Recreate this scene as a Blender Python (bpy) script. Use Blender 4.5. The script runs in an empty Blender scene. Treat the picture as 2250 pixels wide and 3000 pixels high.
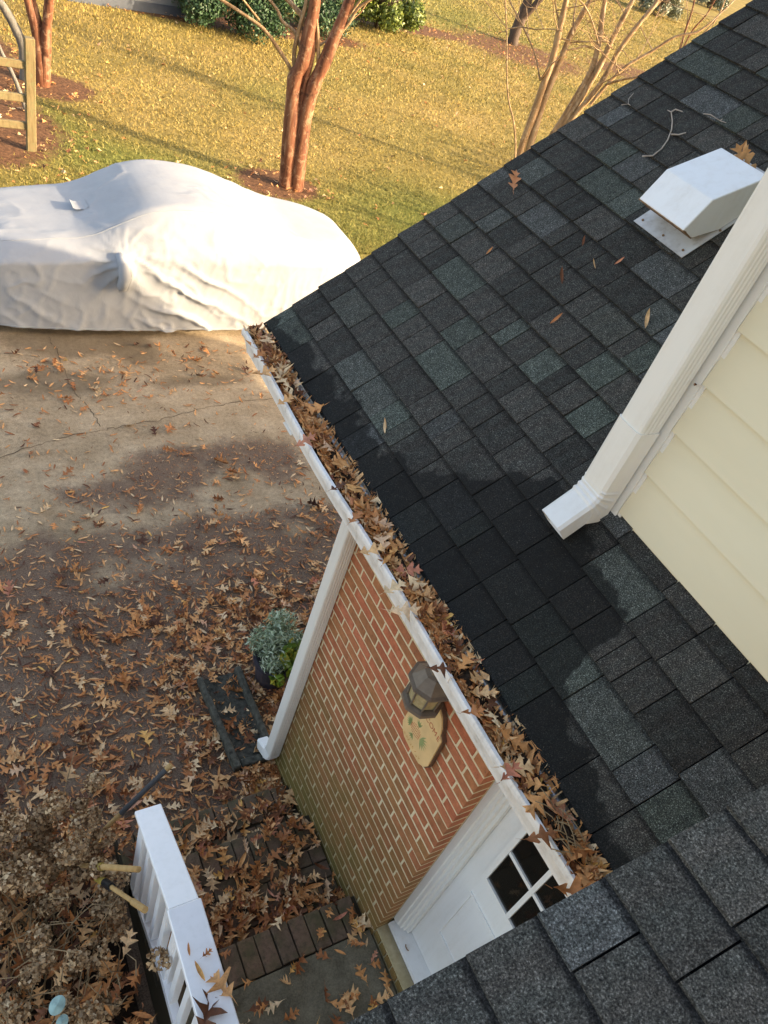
import bpy, bmesh, math, random
import numpy as np
from mathutils import Vector, Matrix

R = math.radians
random.seed(7)
rng = np.random.default_rng(7)
scene = bpy.context.scene
col = scene.collection

# ------------------------------------------------------------------ camera
CAMZ = 5.08
F_PX = 2283.17                      # focal length in pixels of the 2250 x 3000 photograph
WC = np.array([[0.85794017, -0.43529148, 0.27287357],
               [-0.12239877, -0.68903226, -0.71432001],
               [0.49895611, 0.57944445, -0.6444276]])   # world -> camera (right, down, forward)
cam_data = bpy.data.cameras.new('camera')
cam_data.sensor_fit = 'HORIZONTAL'
cam_data.sensor_width = 36.0
cam_data.lens = 36.0 * F_PX / 2250.0
cam_data.clip_start = 0.05
cam_data.clip_end = 800
cam = bpy.data.objects.new('camera', cam_data)
col.objects.link(cam)
rt, dn, fw = WC
cam.matrix_world = Matrix(((rt[0], -dn[0], -fw[0], 0), (rt[1], -dn[1], -fw[1], 0),
                           (rt[2], -dn[2], -fw[2], CAMZ), (0, 0, 0, 1)))
scene.camera = cam

# ------------------------------------------------------------------ light
SUN_AZ, SUN_EL = R(-36), R(22)
world = bpy.data.worlds.new('World')
scene.world = world
world.use_nodes = True
wn = world.node_tree
bg = wn.nodes['Background']
sky = wn.nodes.new('ShaderNodeTexSky')
sky.sky_type = 'NISHITA'
sky.sun_disc = False
sky.sun_elevation = SUN_EL
sky.sun_rotation = math.pi / 2 - SUN_AZ
sky.air_density = 0.8
sky.dust_density = 3.0
sky.ozone_density = 0.4
wn.links.new(sky.outputs[0], bg.inputs[0])
bg.inputs[1].default_value = 0.15
sun_data = bpy.data.lights.new('sun', 'SUN')
sun_data.energy = 2.5
sun_data.angle = R(0.55)
sun_data.color = (1.0, 0.88, 0.72)
sun = bpy.data.objects.new('sun', sun_data)
col.objects.link(sun)
sd = Vector((math.cos(SUN_AZ) * math.cos(SUN_EL), math.sin(SUN_AZ) * math.cos(SUN_EL), math.sin(SUN_EL)))
sun.rotation_euler = sd.to_track_quat('Z', 'Y').to_euler()
sun.location = (20, -20, 30)
vs = scene.view_settings
vs.view_transform = 'Standard'
vs.look = 'None'
vs.gamma = 1.0
vs.exposure = 2.1
vs.use_white_balance = True
vs.white_balance_temperature = 7900
vs.white_balance_tint = 10
vs.use_curve_mapping = False

# ------------------------------------------------------------------ pixel helpers (photo pixel -> point)
def ray(u, v):
    return WC.T @ np.array([(u - 1125) / F_PX, (v - 1500) / F_PX, 1.0])
def at_z(u, v, z):
    r = ray(u, v); return r * ((z - CAMZ) / r[2]) + (0, 0, CAMZ)
def at_plane(u, v, p, n):
    r = ray(u, v); n = np.array(n, float)
    t = ((np.array(p, float) - (0, 0, CAMZ)) @ n) / (r @ n)
    return r * t + (0, 0, CAMZ)

# ------------------------------------------------------------------ object helpers
def tag(o, label=None, cat=None, group=None, kind=None):
    if label: o['label'] = label
    if cat: o['category'] = cat
    if group: o['group'] = group
    if kind: o['kind'] = kind
    return o
def empty(name, loc=(0, 0, 0), label=None, cat=None, group=None):
    o = bpy.data.objects.new(name, None)
    o.empty_display_size = 0.1
    col.objects.link(o); o.location = loc
    return tag(o, label, cat, group)
def link(name, me, mat=None, parent=None, smooth=False):
    o = bpy.data.objects.new(name, me)
    col.objects.link(o)
    if mat is not None and not me.materials: me.materials.append(mat)
    if parent is not None:
        o.parent = parent
        if any(abs(c) > 1e-9 for c in parent.location):   # keep world coordinates
            o.matrix_parent_inverse = Matrix.Translation(-parent.location)
    if smooth:
        me.polygons.foreach_set('use_smooth', np.ones(len(me.polygons), bool))
    return o
def mesh_np(name, V, F, attrs=None):
    V = np.asarray(V, np.float32); F = np.asarray(F, np.int32)
    me = bpy.data.meshes.new(name)
    n, k = F.shape
    me.vertices.add(len(V)); me.vertices.foreach_set('co', V.ravel())
    me.loops.add(n * k); me.loops.foreach_set('vertex_index', F.ravel())
    me.polygons.add(n); me.polygons.foreach_set('loop_start', np.arange(0, n * k, k, dtype=np.int32))
    if attrs:
        for a, val in attrs.items():
            at = me.attributes.new(a, 'FLOAT', 'POINT')
            at.data.foreach_set('value', np.asarray(val, np.float32))
    me.update(calc_edges=True); me.validate()
    return me
class MB:
    """collects boxes, tubes and prisms into one mesh"""
    def __init__(s): s.v = []; s.f = []
    def add(s, vs, fs):
        b = len(s.v); s.v += [tuple(map(float, p)) for p in vs]; s.f += [tuple(i + b for i in f) for f in fs]; return s
    def box(s, x0, x1, y0, y1, z0, z1):
        return s.add([(x0,y0,z0),(x1,y0,z0),(x1,y1,z0),(x0,y1,z0),(x0,y0,z1),(x1,y0,z1),(x1,y1,z1),(x0,y1,z1)],
                     [(0,3,2,1),(4,5,6,7),(0,1,5,4),(1,2,6,5),(2,3,7,6),(3,0,4,7)])
    def hexa(s, p):
        return s.add(p, [(0,3,2,1),(4,5,6,7),(0,1,5,4),(1,2,6,5),(2,3,7,6),(3,0,4,7)])
    def tube(s, pts, rad, n=8, cap=True):
        pts = [Vector(p) for p in pts]
        if not hasattr(rad, '__len__'): rad = [rad] * len(pts)
        up = None; rings = []
        for i, p in enumerate(pts):
            d = (pts[min(i + 1, len(pts) - 1)] - pts[max(i - 1, 0)]).normalized()
            if up is None:
                up = d.orthogonal().normalized()
            up = (up - d * up.dot(d)).normalized()
            w = d.cross(up)
            rings.append([p + (up * math.cos(2 * math.pi * j / n) + w * math.sin(2 * math.pi * j / n)) * rad[i] for j in range(n)])
        vs = [q for r in rings for q in r]; fs = []
        for i in range(len(pts) - 1):
            for j in range(n):
                a = i * n + j; b = i * n + (j + 1) % n
                fs.append((a, b, b + n, a + n))
        if cap:
            fs.append(tuple(range(n - 1, -1, -1))); m = (len(pts) - 1) * n
            fs.append(tuple(range(m, m + n)))
        return s.add(vs, fs)
    def prism(s, poly, axis, a0, a1):
        """poly: 2-D outline; axis 'x' -> (y,z), 'y' -> (x,z), 'z' -> (x,y)"""
        def m(p, a):
            return (a, p[0], p[1]) if axis == 'x' else (p[0], a, p[1]) if axis == 'y' else (p[0], p[1], a)
        n = len(poly)
        return s.add([m(p, a0) for p in poly] + [m(p, a1) for p in poly],
                     [tuple(range(n - 1, -1, -1)), tuple(range(n, 2 * n))] + [(i, (i + 1) % n, n + (i + 1) % n, n + i) for i in range(n)])
    def mesh(s, name, bevel=0):
        me = bpy.data.meshes.new(name)
        me.from_pydata(s.v, [], s.f)
        bm = bmesh.new(); bm.from_mesh(me)
        bmesh.ops.recalc_face_normals(bm, faces=bm.faces)
        if bevel:
            bmesh.ops.bevel(bm, geom=[e for e in bm.edges], offset=bevel, segments=1, affect='EDGES', clamp_overlap=True)
        bm.to_mesh(me); bm.free()
        return me
    def build(s, name, mat, parent=None, smooth=False, bevel=0):
        return link(name, s.mesh(name, bevel), mat, parent, smooth)

# ------------------------------------------------------------------ materials
class NT:
    def __init__(s, name, rough=0.7, spec=0.3, metal=0.0):
        s.m = bpy.data.materials.new(name); s.m.use_nodes = True
        s.t = s.m.node_tree; s.b = s.t.nodes['Principled BSDF']
        s.b.inputs['Roughness'].default_value = rough
        s.b.inputs['Specular IOR Level'].default_value = spec
        s.b.inputs['Metallic'].default_value = metal
    def n(s, ty, **kw):
        nd = s.t.nodes.new(ty)
        for k, v in kw.items():
            if k.startswith('_'): setattr(nd, k[1:], v)
            else: nd.inputs[k.replace('__', ' ')].default_value = v
        return nd
    def l(s, a, b): s.t.links.new(a, b)
    def pos(s): return s.n('ShaderNodeNewGeometry').outputs['Position']
    def obj(s): return s.n('ShaderNodeTexCoord').outputs['Object']
    def noise(s, vec, scale, detail=4, rough=0.6, dist=0.0):
        nd = s.n('ShaderNodeTexNoise', Scale=scale, Detail=detail, Roughness=rough, Distortion=dist)
        s.l(vec, nd.inputs['Vector']); return nd.outputs['Fac']
    def ramp(s, fac, stops, interp='LINEAR'):
        nd = s.n('ShaderNodeValToRGB'); cr = nd.color_ramp; cr.interpolation = interp
        while len(cr.elements) < len(stops): cr.elements.new(0.5)
        for e, (p, c) in zip(cr.elements, stops):
            e.position = p; e.color = (c, c, c, 1) if not hasattr(c, '__len__') else (*c, 1)
        s.l(fac, nd.inputs['Fac']); return nd.outputs['Color']
    def mix(s, fac, a, b, mode='MIX'):
        nd = s.n('ShaderNodeMix', _data_type='RGBA', _blend_type=mode)
        for sock, v in ((nd.inputs['Factor'], fac), (nd.inputs['A'], a), (nd.inputs['B'], b)):
            if hasattr(v, 'is_output'): s.l(v, sock)
            elif hasattr(v, '__len__'): sock.default_value = (*v, 1)
            else: sock.default_value = v
        return nd.outputs['Result']
    def math(s, op, a, b=None, clamp=False):
        nd = s.n('ShaderNodeMath', _operation=op, _use_clamp=clamp)
        for sock, v in ((nd.inputs[0], a), (nd.inputs[1], b)):
            if v is None: continue
            if hasattr(v, 'is_output'): s.l(v, sock)
            else: sock.default_value = v
        return nd.outputs[0]
    def attr(s, name): return s.n('ShaderNodeAttribute', _attribute_name=name).outputs['Fac']
    def rand(s): return s.n('ShaderNodeObjectInfo').outputs['Random']
    def sep(s, vec):
        nd = s.n('ShaderNodeSeparateXYZ'); s.l(vec, nd.inputs[0]); return nd.outputs
    def color(s, c):
        if hasattr(c, 'is_output'): s.l(c, s.b.inputs['Base Color'])
        else: s.b.inputs['Base Color'].default_value = (*c, 1)
    def rough(s, c): s.l(c, s.b.inputs['Roughness'])
    def bump(s, h, strength=0.3, dist=0.01):
        nd = s.n('ShaderNodeBump', Strength=strength, Distance=dist); s.l(h, nd.inputs['Height']); s.l(nd.outputs[0], s.b.inputs['Normal'])
    def sss(s, w):
        s.b.inputs['Transmission Weight'].default_value = 0
def simple(name, c, var=0.12, scale=30, rough=0.6, spec=0.3, bump=0.1, bd=0.003, metal=0.0):
    m = NT(name, rough, spec, metal); p = m.obj()
    nz = m.noise(p, scale, 5)
    lo = tuple(x * (1 - var) for x in c); hi = tuple(min(1, x * (1 + var)) for x in c)
    m.color(m.ramp(nz, [(0.3, lo), (0.7, hi)]))
    if bump: m.bump(m.noise(p, scale * 3, 4), bump, bd)
    return m.m
M = {}

# white painted aluminium with faint grime streaks
def painted(name, c, grime=(0.45, 0.40, 0.32), amt=0.35, rough=0.45):
    m = NT(name, rough, 0.4); p = m.pos()
    st = m.n('ShaderNodeMapping'); st.inputs['Scale'].default_value = (9, 9, 1.1); m.l(p, st.inputs['Vector'])
    n1 = m.noise(st.outputs[0], 2.4, 6, 0.65); n2 = m.noise(p, 40, 4, 0.7)
    g = m.math('MULTIPLY', m.ramp(n1, [(0.45, 0.0), (0.75, 1.0)]), m.ramp(n2, [(0.35, 0.2), (0.7, 1.0)]))
    m.color(m.mix(m.math('MULTIPLY', g, amt), c, grime))
    m.bump(m.noise(p, 120, 3), 0.05, 0.002)
    return m.m
M['white'] = painted('white_paint', (0.72, 0.71, 0.68))
M['trim_white'] = painted('trim_white', (0.68, 0.67, 0.63), amt=0.3)
M['vinyl'] = painted('white_vinyl', (0.86, 0.86, 0.86), grime=(0.5, 0.5, 0.46), amt=0.3, rough=0.35)
M['spout_beige'] = painted('downspout_paint', (0.76, 0.73, 0.66), grime=(0.52, 0.46, 0.36), amt=0.35)
M['spout_grey'] = painted('downspout_paint_grey', (0.70, 0.67, 0.61), grime=(0.42, 0.39, 0.32), amt=0.4)
M['gutter'] = painted('gutter_paint', (0.78, 0.78, 0.77), grime=(0.30, 0.27, 0.22), amt=0.8)
M['vent'] = painted('vent_enamel', (0.80, 0.81, 0.82), grime=(0.55, 0.50, 0.44), amt=0.4, rough=0.35)
M['flange'] = painted('flange_metal', (0.52, 0.52, 0.52), grime=(0.22, 0.16, 0.11), amt=0.9, rough=0.4)
M['rust'] = simple('rust', (0.22, 0.13, 0.07), 0.5, 60, 0.8)

# cream lap siding
m = NT('cream_siding', 0.6, 0.35); p = m.pos()
mp = m.n('ShaderNodeMapping'); mp.inputs['Scale'].default_value = (1, 0.25, 1); m.l(p, mp.inputs['Vector'])
m.color(m.ramp(m.noise(mp.outputs[0], 5, 5), [(0.3, (0.70, 0.625, 0.44)), (0.7, (0.745, 0.67, 0.48))]))
mg = m.n('ShaderNodeMapping'); mg.inputs['Scale'].default_value = (60, 3, 60); m.l(p, mg.inputs['Vector'])
m.bump(m.noise(mg.outputs[0], 4, 4), 0.08, 0.002)
M['siding'] = m.m

# shingle granules; random blend per shingle; damp, dirty band along the eave and below the downspout
def shingle_mat(name, gain=1.0, wet=True, sp=300):
    m = NT(name, 0.92, 0.22); p = m.pos(); rd = m.rand()
    c = m.ramp(rd, [(0.0, (0.026, 0.0255, 0.025)), (0.30, (0.037, 0.036, 0.035)), (0.55, (0.047, 0.0455, 0.044)), (0.74, (0.058, 0.056, 0.054)),
                    (0.78, (0.046, 0.054, 0.050)), (0.87, (0.066, 0.081, 0.075)), (0.93, (0.060, 0.063, 0.064)), (0.97, (0.076, 0.084, 0.092)), (1.0, (0.038, 0.038, 0.037))])
    # a second shade across part of each shingle, as the granule drops make
    n0 = m.noise(m.obj(), 3.1, 2, 0.4)
    c = m.mix(m.ramp(n0, [(0.42, 0.0), (0.62, 0.35)]), c, (0.04, 0.05, 0.05))
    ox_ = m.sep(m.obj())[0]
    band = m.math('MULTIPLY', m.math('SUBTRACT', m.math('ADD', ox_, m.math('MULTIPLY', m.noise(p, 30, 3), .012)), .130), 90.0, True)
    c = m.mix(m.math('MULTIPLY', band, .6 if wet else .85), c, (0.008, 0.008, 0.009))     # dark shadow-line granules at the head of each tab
    gr = m.noise(p, sp, 2, 0.75)
    sp1 = m.ramp(gr, [(0.34, 0.2), (0.50, 0.85), (0.60, 1.4), (0.70, 5.0 if wet else 3.2)])
    c = m.mix(1.0, c, sp1, 'MULTIPLY')
    cl = m.noise(p, 45, 4, 0.6)
    c = m.mix(1.0, c, m.ramp(cl, [(0.3, 0.7), (0.7, 1.3)]), 'MULTIPLY')
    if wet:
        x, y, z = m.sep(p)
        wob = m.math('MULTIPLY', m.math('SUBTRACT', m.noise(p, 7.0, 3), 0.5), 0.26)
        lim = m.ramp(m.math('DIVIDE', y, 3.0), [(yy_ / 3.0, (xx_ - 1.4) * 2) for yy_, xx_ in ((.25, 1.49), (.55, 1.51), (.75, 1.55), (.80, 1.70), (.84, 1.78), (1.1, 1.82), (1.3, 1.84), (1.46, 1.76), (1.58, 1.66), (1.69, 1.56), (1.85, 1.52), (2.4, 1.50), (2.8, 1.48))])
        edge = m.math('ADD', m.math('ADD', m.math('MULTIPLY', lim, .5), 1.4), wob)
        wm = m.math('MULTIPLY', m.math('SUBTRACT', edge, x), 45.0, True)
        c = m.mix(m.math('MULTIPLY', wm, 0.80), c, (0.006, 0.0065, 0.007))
        # scuffed pale specks in the damp area
        spk = m.ramp(m.noise(p, 170, 2, 0.5), [(0.70, 0.0), (0.76, 1.0)])
        c = m.mix(m.math('MULTIPLY', spk, 0.25), c, (0.35, 0.32, 0.28))
    c = m.mix(1.0, c, (gain * 1.32, gain * 1.23, gain * 1.10), 'MULTIPLY')
    m.color(c)
    m.bump(m.noise(p, 420, 2, 0.8), 0.9, 0.004)
    return m.m
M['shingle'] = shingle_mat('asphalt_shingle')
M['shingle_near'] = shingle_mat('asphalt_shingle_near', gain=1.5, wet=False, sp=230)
m = NT('roof_felt', 0.95, 0.1); m.color((0.006, 0.006, 0.007)); M['felt'] = m.m

# brick and mortar
def brick_mat(name, stops, moss=True, moss_top=1.6):
    m = NT(name, 0.88, 0.2); p = m.pos(); rd = m.rand()
    c = m.ramp(rd, stops)
    n = m.noise(p, 26, 5, 0.65)
    c = m.mix(1.0, c, m.ramp(n, [(0.25, 0.72), (0.55, 1.0), (0.8, 1.22)]), 'MULTIPLY')
    c = m.mix(m.ramp(m.noise(p, 90, 3), [(0.58, 0.0), (0.75, 0.5)]), c, (0.09, 0.045, 0.03))
    if moss:
        z = m.sep(p)[2]
        h = m.math('ADD', m.math('DIVIDE', z, moss_top), m.math('MULTIPLY', m.math('SUBTRACT', m.noise(p, 5, 5, 0.65), 0.5), 0.9))
        mk = m.math('MULTIPLY', m.math('SUBTRACT', 1.15, h, True), 0.95)
        c = m.mix(mk, c, (0.135, 0.105, 0.030))
    else:
        c = m.mix(m.ramp(m.noise(p, 8, 6, 0.7), [(0.42, 0.0), (0.66, 0.75)]), c, (0.080, 0.078, 0.034))
        c = m.mix(m.ramp(m.noise(p, 34, 5, 0.7), [(0.5, 0.0), (0.7, 0.6)]), c, (0.045, 0.034, 0.024))
    m.color(c); m.bump(m.noise(p, 130, 4, 0.7), 0.35, 0.004)
    return m.m
M['brick'] = brick_mat('red_brick', [(0, (0.38, 0.115, 0.058)), (0.3, (0.46, 0.140, 0.070)), (0.55, (0.40, 0.160, 0.070)), (0.8, (0.32, 0.130, 0.060)), (1, (0.49, 0.155, 0.080))])
M['paver'] = brick_mat('weathered_paver', [(0, (0.135, 0.094, 0.064)), (0.4, (0.175, 0.112, 0.074)), (0.7, (0.205, 0.120, 0.078)), (1, (0.145, 0.112, 0.076))], moss=False)
m = NT('mortar', 0.95, 0.1); p = m.pos(); z = m.sep(p)[2]
c = m.ramp(m.noise(p, 40, 5), [(0.3, (0.56, 0.44, 0.27)), (0.7, (0.68, 0.55, 0.36))])
h = m.math('ADD', m.math('DIVIDE', z, 1.2), m.math('MULTIPLY', m.math('SUBTRACT', m.noise(p, 5, 5, 0.65), 0.5), 0.9))
c = m.mix(m.math('MULTIPLY', m.math('SUBTRACT', 1.1, h, True), 0.7), c, (0.19, 0.155, 0.055))
m.color(c); m.bump(m.noise(p, 150, 3), 0.3, 0.003); M['mortar'] = m.m
m = NT('paver_joint', 0.95, 0.1); m.color((0.050, 0.040, 0.026)); M['joint'] = m.m

# concrete driveway; "dirt" is a painted map of the silt and leaf mould lying on it
m = NT('concrete_driveway', 0.9, 0.2); p = m.pos()
c = m.ramp(m.noise(p, 1.6, 6, 0.62), [(0.30, (0.25, 0.180, 0.108)), (0.5, (0.37, 0.275, 0.172)), (0.70, (0.48, 0.37, 0.245))])
c = m.mix(1.0, c, m.ramp(m.noise(p, 26, 6, 0.75), [(0.3, 0.68), (0.7, 1.28)]), 'MULTIPLY')
c = m.mix(1.0, c, m.ramp(m.noise(p, 140, 2, 0.6), [(0.32, 0.62), (0.5, 1.0), (0.7, 1.25)]), 'MULTIPLY')
d = m.math('ADD', m.attr('dirt'), m.math('MULTIPLY', m.math('SUBTRACT', m.noise(p, 5.5, 8, 0.72), 0.5), 2.3))
soil = m.ramp(m.noise(p, 95, 3, 0.8), [(0.30, (0.032, 0.020, 0.014)), (0.5, (0.135, 0.087, 0.061)), (0.64, (0.24, 0.160, 0.112)), (0.75, (0.38, 0.265, 0.18))])
c = m.mix(m.ramp(d, [(0.15, 0.0), (0.55, 0.5), (0.95, 0.90)]), c, soil)
st = m.ramp(m.math('ADD', m.attr('stain'), m.math('MULTIPLY', m.math('SUBTRACT', m.noise(p, 6, 5, 0.7), 0.5), 0.7)), [(0.3, 0.0), (0.9, 0.6)])
c = m.mix(st, c, (0.10, 0.070, 0.042))
m.color(c); m.bump(m.noise(p, 90, 5, 0.75), 0.45, 0.008); M['concrete'] = m.m
M['crack'] = simple('crack_dark', (0.10, 0.07, 0.045), 0.5, 60, 0.95)
m = NT('landing_concrete', 0.9, 0.2); p = m.pos()
c = m.ramp(m.noise(p, 7, 6, 0.7), [(0.3, (0.10, 0.085, 0.056)), (0.7, (0.22, 0.19, 0.13))])
c = m.mix(1.0, c, m.ramp(m.noise(p, 120, 3), [(0.3, 0.75), (0.7, 1.25)]), 'MULTIPLY')
m.color(c); m.bump(m.noise(p, 160, 4), 0.3, 0.004); M['landing'] = m.m
m = NT('dark_soil', 0.95, 0.1); p = m.pos()
m.color(m.ramp(m.noise(p, 60, 5, 0.7), [(0.3, (0.010, 0.007, 0.005)), (0.7, (0.055, 0.035, 0.024))])); m.bump(m.noise(p, 70, 5), 0.6, 0.02); M['soil'] = m.m

# lawn
m = NT('lawn_ground', 0.95, 0.1); p = m.pos()
c = m.ramp(m.noise(p, 0.55, 5, 0.6), [(0.3, (0.165, 0.122, 0.040)), (0.52, (0.24, 0.172, 0.058)), (0.72, (0.31, 0.215, 0.080))])
c = m.mix(m.math('MULTIPLY', m.attr('green'), 0.85), c, (0.14, 0.15, 0.035))
c = m.mix(1.0, c, m.ramp(m.noise(p, 22, 5, 0.75), [(0.3, 0.55), (0.5, 1.0), (0.72, 1.45)]), 'MULTIPLY')
mk = m.ramp(m.math('ADD', m.attr('mulch'), m.math('MULTIPLY', m.math('SUBTRACT', m.noise(p, 4, 6, 0.7), 0.5), 0.6)), [(0.4, 0.0), (0.6, 1.0)])
c = m.mix(mk, c, m.ramp(m.noise(p, 18, 6, 0.75), [(0.3, (0.050, 0.026, 0.016)), (0.55, (0.15, 0.075, 0.040)), (0.75, (0.30, 0.16, 0.08))]))
m.color(c); m.bump(m.noise(p, 30, 5, 0.7), 0.5, 0.03); M['lawn'] = m.m
m = NT('grass_blade', 0.75, 0.2)
a = m.attr('rnd'); g = m.attr('green')
c = m.ramp(a, [(0.0, (0.17, 0.13, 0.022)), (0.35, (0.27, 0.195, 0.052)), (0.7, (0.38, 0.272, 0.086)), (1.0, (0.50, 0.38, 0.16))])
c = m.mix(g, c, m.ramp(a, [(0.0, (0.075, 0.10, 0.022)), (0.6, (0.17, 0.175, 0.045)), (1.0, (0.31, 0.27, 0.085))]))
m.color(c); M['grass'] = m.m
M['far_ground'] = simple('far_ground', (0.30, 0.20, 0.055), 0.3, 0.6, 0.95, 0.1)

# leaves
LEAF = [(0.0, (0.10, 0.038, 0.019)), (0.10, (0.23, 0.082, 0.033)), (0.25, (0.46, 0.170, 0.058)), (0.46, (0.64, 0.28, 0.095)), (0.66, (0.72, 0.41, 0.185)), (0.82, (0.78, 0.56, 0.33)), (0.92, (0.50, 0.170, 0.10)), (1.0, (0.78, 0.43, 0.12))]
def leaf_mat(name, src, stops=LEAF):
    m = NT(name, 0.62, 0.3); p = m.pos()
    c = m.ramp(m.rand() if src == 'obj' else m.attr('rnd'), stops)
    c = m.mix(1.0, c, m.ramp(m.noise(p, 55, 4, 0.65), [(0.3, 0.7), (0.7, 1.25)]), 'MULTIPLY')
    bf = m.n('ShaderNodeNewGeometry').outputs['Backfacing']
    c = m.mix(m.math('MULTIPLY', bf, 0.25), c, (0.50, 0.37, 0.22))
    m.color(c); return m.m
M['leaf'] = leaf_mat('fallen_leaf', 'obj')
M['leaf_stuff'] = leaf_mat('leaf_litter', 'attr')
M['flower'] = leaf_mat('dry_flower', 'attr', [(0, (0.15, 0.078, 0.036)), (0.35, (0.34, 0.195, 0.095)), (0.7, (0.52, 0.33, 0.17)), (1, (0.68, 0.49, 0.30))])
M['dead_stem'] = simple('dead_stem', (0.24, 0.165, 0.09), 0.35, 20, 0.8)
M['dark_twig'] = simple('dark_twig', (0.07, 0.045, 0.03), 0.3, 20, 0.8)
M['pale_twig'] = simple('pale_twig', (0.38, 0.32, 0.27), 0.25, 30, 0.8)
def green_mat(name, stops, rough=0.45, spec=0.45):
    m = NT(name, rough, spec); c = m.ramp(m.attr('rnd'), stops); m.color(c); return m.m
M['holly'] = green_mat('holly_leaf', [(0, (0.012, 0.030, 0.012)), (0.5, (0.030, 0.070, 0.028)), (0.85, (0.050, 0.100, 0.042)), (1, (0.09, 0.14, 0.07))], 0.5, 0.3)
M['privet'] = green_mat('privet_leaf', [(0, (0.05, 0.075, 0.012)), (0.5, (0.11, 0.15, 0.022)), (1, (0.22, 0.25, 0.05))])
M['greybush'] = green_mat('grey_green_leaf', [(0, (0.09, 0.10, 0.06)), (0.5, (0.17, 0.19, 0.12)), (1, (0.30, 0.31, 0.22))])
M['dusty'] = green_mat('dusty_miller_leaf', [(0, (0.17, 0.22, 0.12)), (0.5, (0.33, 0.40, 0.25)), (1, (0.54, 0.60, 0.44))], 0.8, 0.15)
M['pansy'] = green_mat('pansy_leaf', [(0, (0.07, 0.13, 0.015)), (0.6, (0.18, 0.27, 0.03)), (1, (0.42, 0.34, 0.04))])
M['pot'] = simple('pot_plastic', (0.045, 0.040, 0.050), 0.2, 20, 0.45)
M['splash'] = simple('mossy_concrete', (0.066, 0.062, 0.048), 0.6, 30, 0.9, 0.2, 0.6, 0.006)
# crepe myrtle bark: smooth, flaking, cinnamon and cream streaks
def bark(name, stops, sc=1.0):
    m = NT(name, 0.65, 0.25); p = m.pos()
    mp = m.n('ShaderNodeMapping'); mp.inputs['Scale'].default_value = (7 * sc, 7 * sc, 0.9 * sc); m.l(p, mp.inputs['Vector'])
    c = m.ramp(m.noise(mp.outputs[0], 2.2, 5, 0.65, 0.4), stops)
    c = m.mix(m.ramp(m.noise(p, 9 * sc, 5, 0.7, .8), [(0.54, 0.0), (0.62, 0.8)]), c, tuple(v * .9 for v in stops[-1][1]))
    c = m.mix(m.ramp(m.noise(p, 5 * sc, 4, 0.7), [(0.60, 0.0), (0.66, 0.7)]), c, tuple(v * .8 for v in stops[0][1]))
    m.color(c); m.bump(m.noise(mp.outputs[0], 8, 4), 0.3, 0.01)
    return m.m
M['bark'] = bark('crepe_myrtle_bark', [(0.32, (0.055, 0.020, 0.011)), (0.45, (0.145, 0.052, 0.026)), (0.58, (0.215, 0.088, 0.044)), (0.72, (0.36, 0.21, 0.125))])
M['bark_pale'] = bark('pale_bark', [(0.28, (0.14, 0.075, 0.034)), (0.5, (0.28, 0.17, 0.085)), (0.74, (0.46, 0.33, 0.20))])
M['bark_dark'] = bark('dark_bark', [(0.3, (0.035, 0.022, 0.014)), (0.7, (0.10, 0.065, 0.045))])
M['bark_grey'] = bark('grey_bark', [(0.3, (0.09, 0.085, 0.075)), (0.7, (0.20, 0.185, 0.16))])
M['fence'] = bark('weathered_cedar', [(0.3, (0.13, 0.095, 0.042)), (0.55, (0.21, 0.155, 0.075)), (0.75, (0.185, 0.17, 0.080))], 1.6)
# car cover cloth
m = NT('car_cover_cloth', 0.62, 0.3); p = m.pos()
m.color(m.ramp(m.noise(p, 3, 4), [(0.3, (0.295, 0.305, 0.32)), (0.7, (0.335, 0.345, 0.36))]))
cr = m.noise(p, 3.5, 5, 0.55, 0.8); m.bump(cr, 0.22, 0.03); M['cover'] = m.m
M['tyre'] = simple('tyre_rubber', (0.012, 0.012, 0.012), 0.2, 40, 0.85)
# lantern, plaque, door
M['bronze'] = simple('bronze_metal', (0.15, 0.115, 0.085), 0.2, 30, 0.5, 0.5)
m = NT('seeded_glass', 0.18, 0.5); m.color(m.ramp(m.noise(m.pos(), 60, 3), [(0.3, (0.42, 0.33, 0.17)), (0.7, (0.56, 0.45, 0.25))])); m.b.inputs['Alpha'].default_value = 0.82; M['lantern_glass'] = m.m
M['plaque'] = simple('plaque_paint', (0.66, 0.44, 0.21), 0.10, 12, 0.6)
M['plaque_edge'] = simple('plaque_edge', (0.12, 0.065, 0.04), 0.25, 20, 0.6)
M['print_red'] = simple('print_red', (0.46, 0.13, 0.06), 0.15, 40, 0.7, bump=0)
M['print_orange'] = simple('print_orange', (0.50, 0.22, 0.05), 0.15, 40, 0.7, bump=0)
M['print_green'] = simple('print_green', (0.26, 0.30, 0.12), 0.15, 40, 0.7, bump=0)
m = NT('window_glass', 0.03, 0.5); m.color((0.012, 0.010, 0.008)); m.b.inputs['Alpha'].default_value = 0.72; M['glass'] = m.m
M['dark_room'] = simple('dark_interior', (0.03, 0.022, 0.016), 0.5, 4, 0.9)
M['old_wood'] = simple('weathered_sill_wood', (0.10, 0.070, 0.050), 0.35, 30, 0.9)
M['handle_wood'] = bark('ash_handle', [(0.3, (0.36, 0.21, 0.08)), (0.7, (0.52, 0.33, 0.14))], 2)
M['grip'] = simple('grey_grip', (0.055, 0.055, 0.056), 0.2, 30, 0.6)
M['yellow'] = simple('yellow_plastic', (0.34, 0.24, 0.05), 0.25, 30, 0.6)
M['black'] = simple('black_plastic', (0.012, 0.012, 0.013), 0.2, 30, 0.4)
M['teal'] = simple('pale_verdigris', (0.30, 0.44, 0.40), 0.25, 25, 0.75)
M['shed'] = simple('shed_paint', (0.20, 0.205, 0.20), 0.08, 8, 0.6)
M['shed_base'] = simple('shed_base', (0.075, 0.085, 0.10), 0.1, 8, 0.6)
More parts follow.
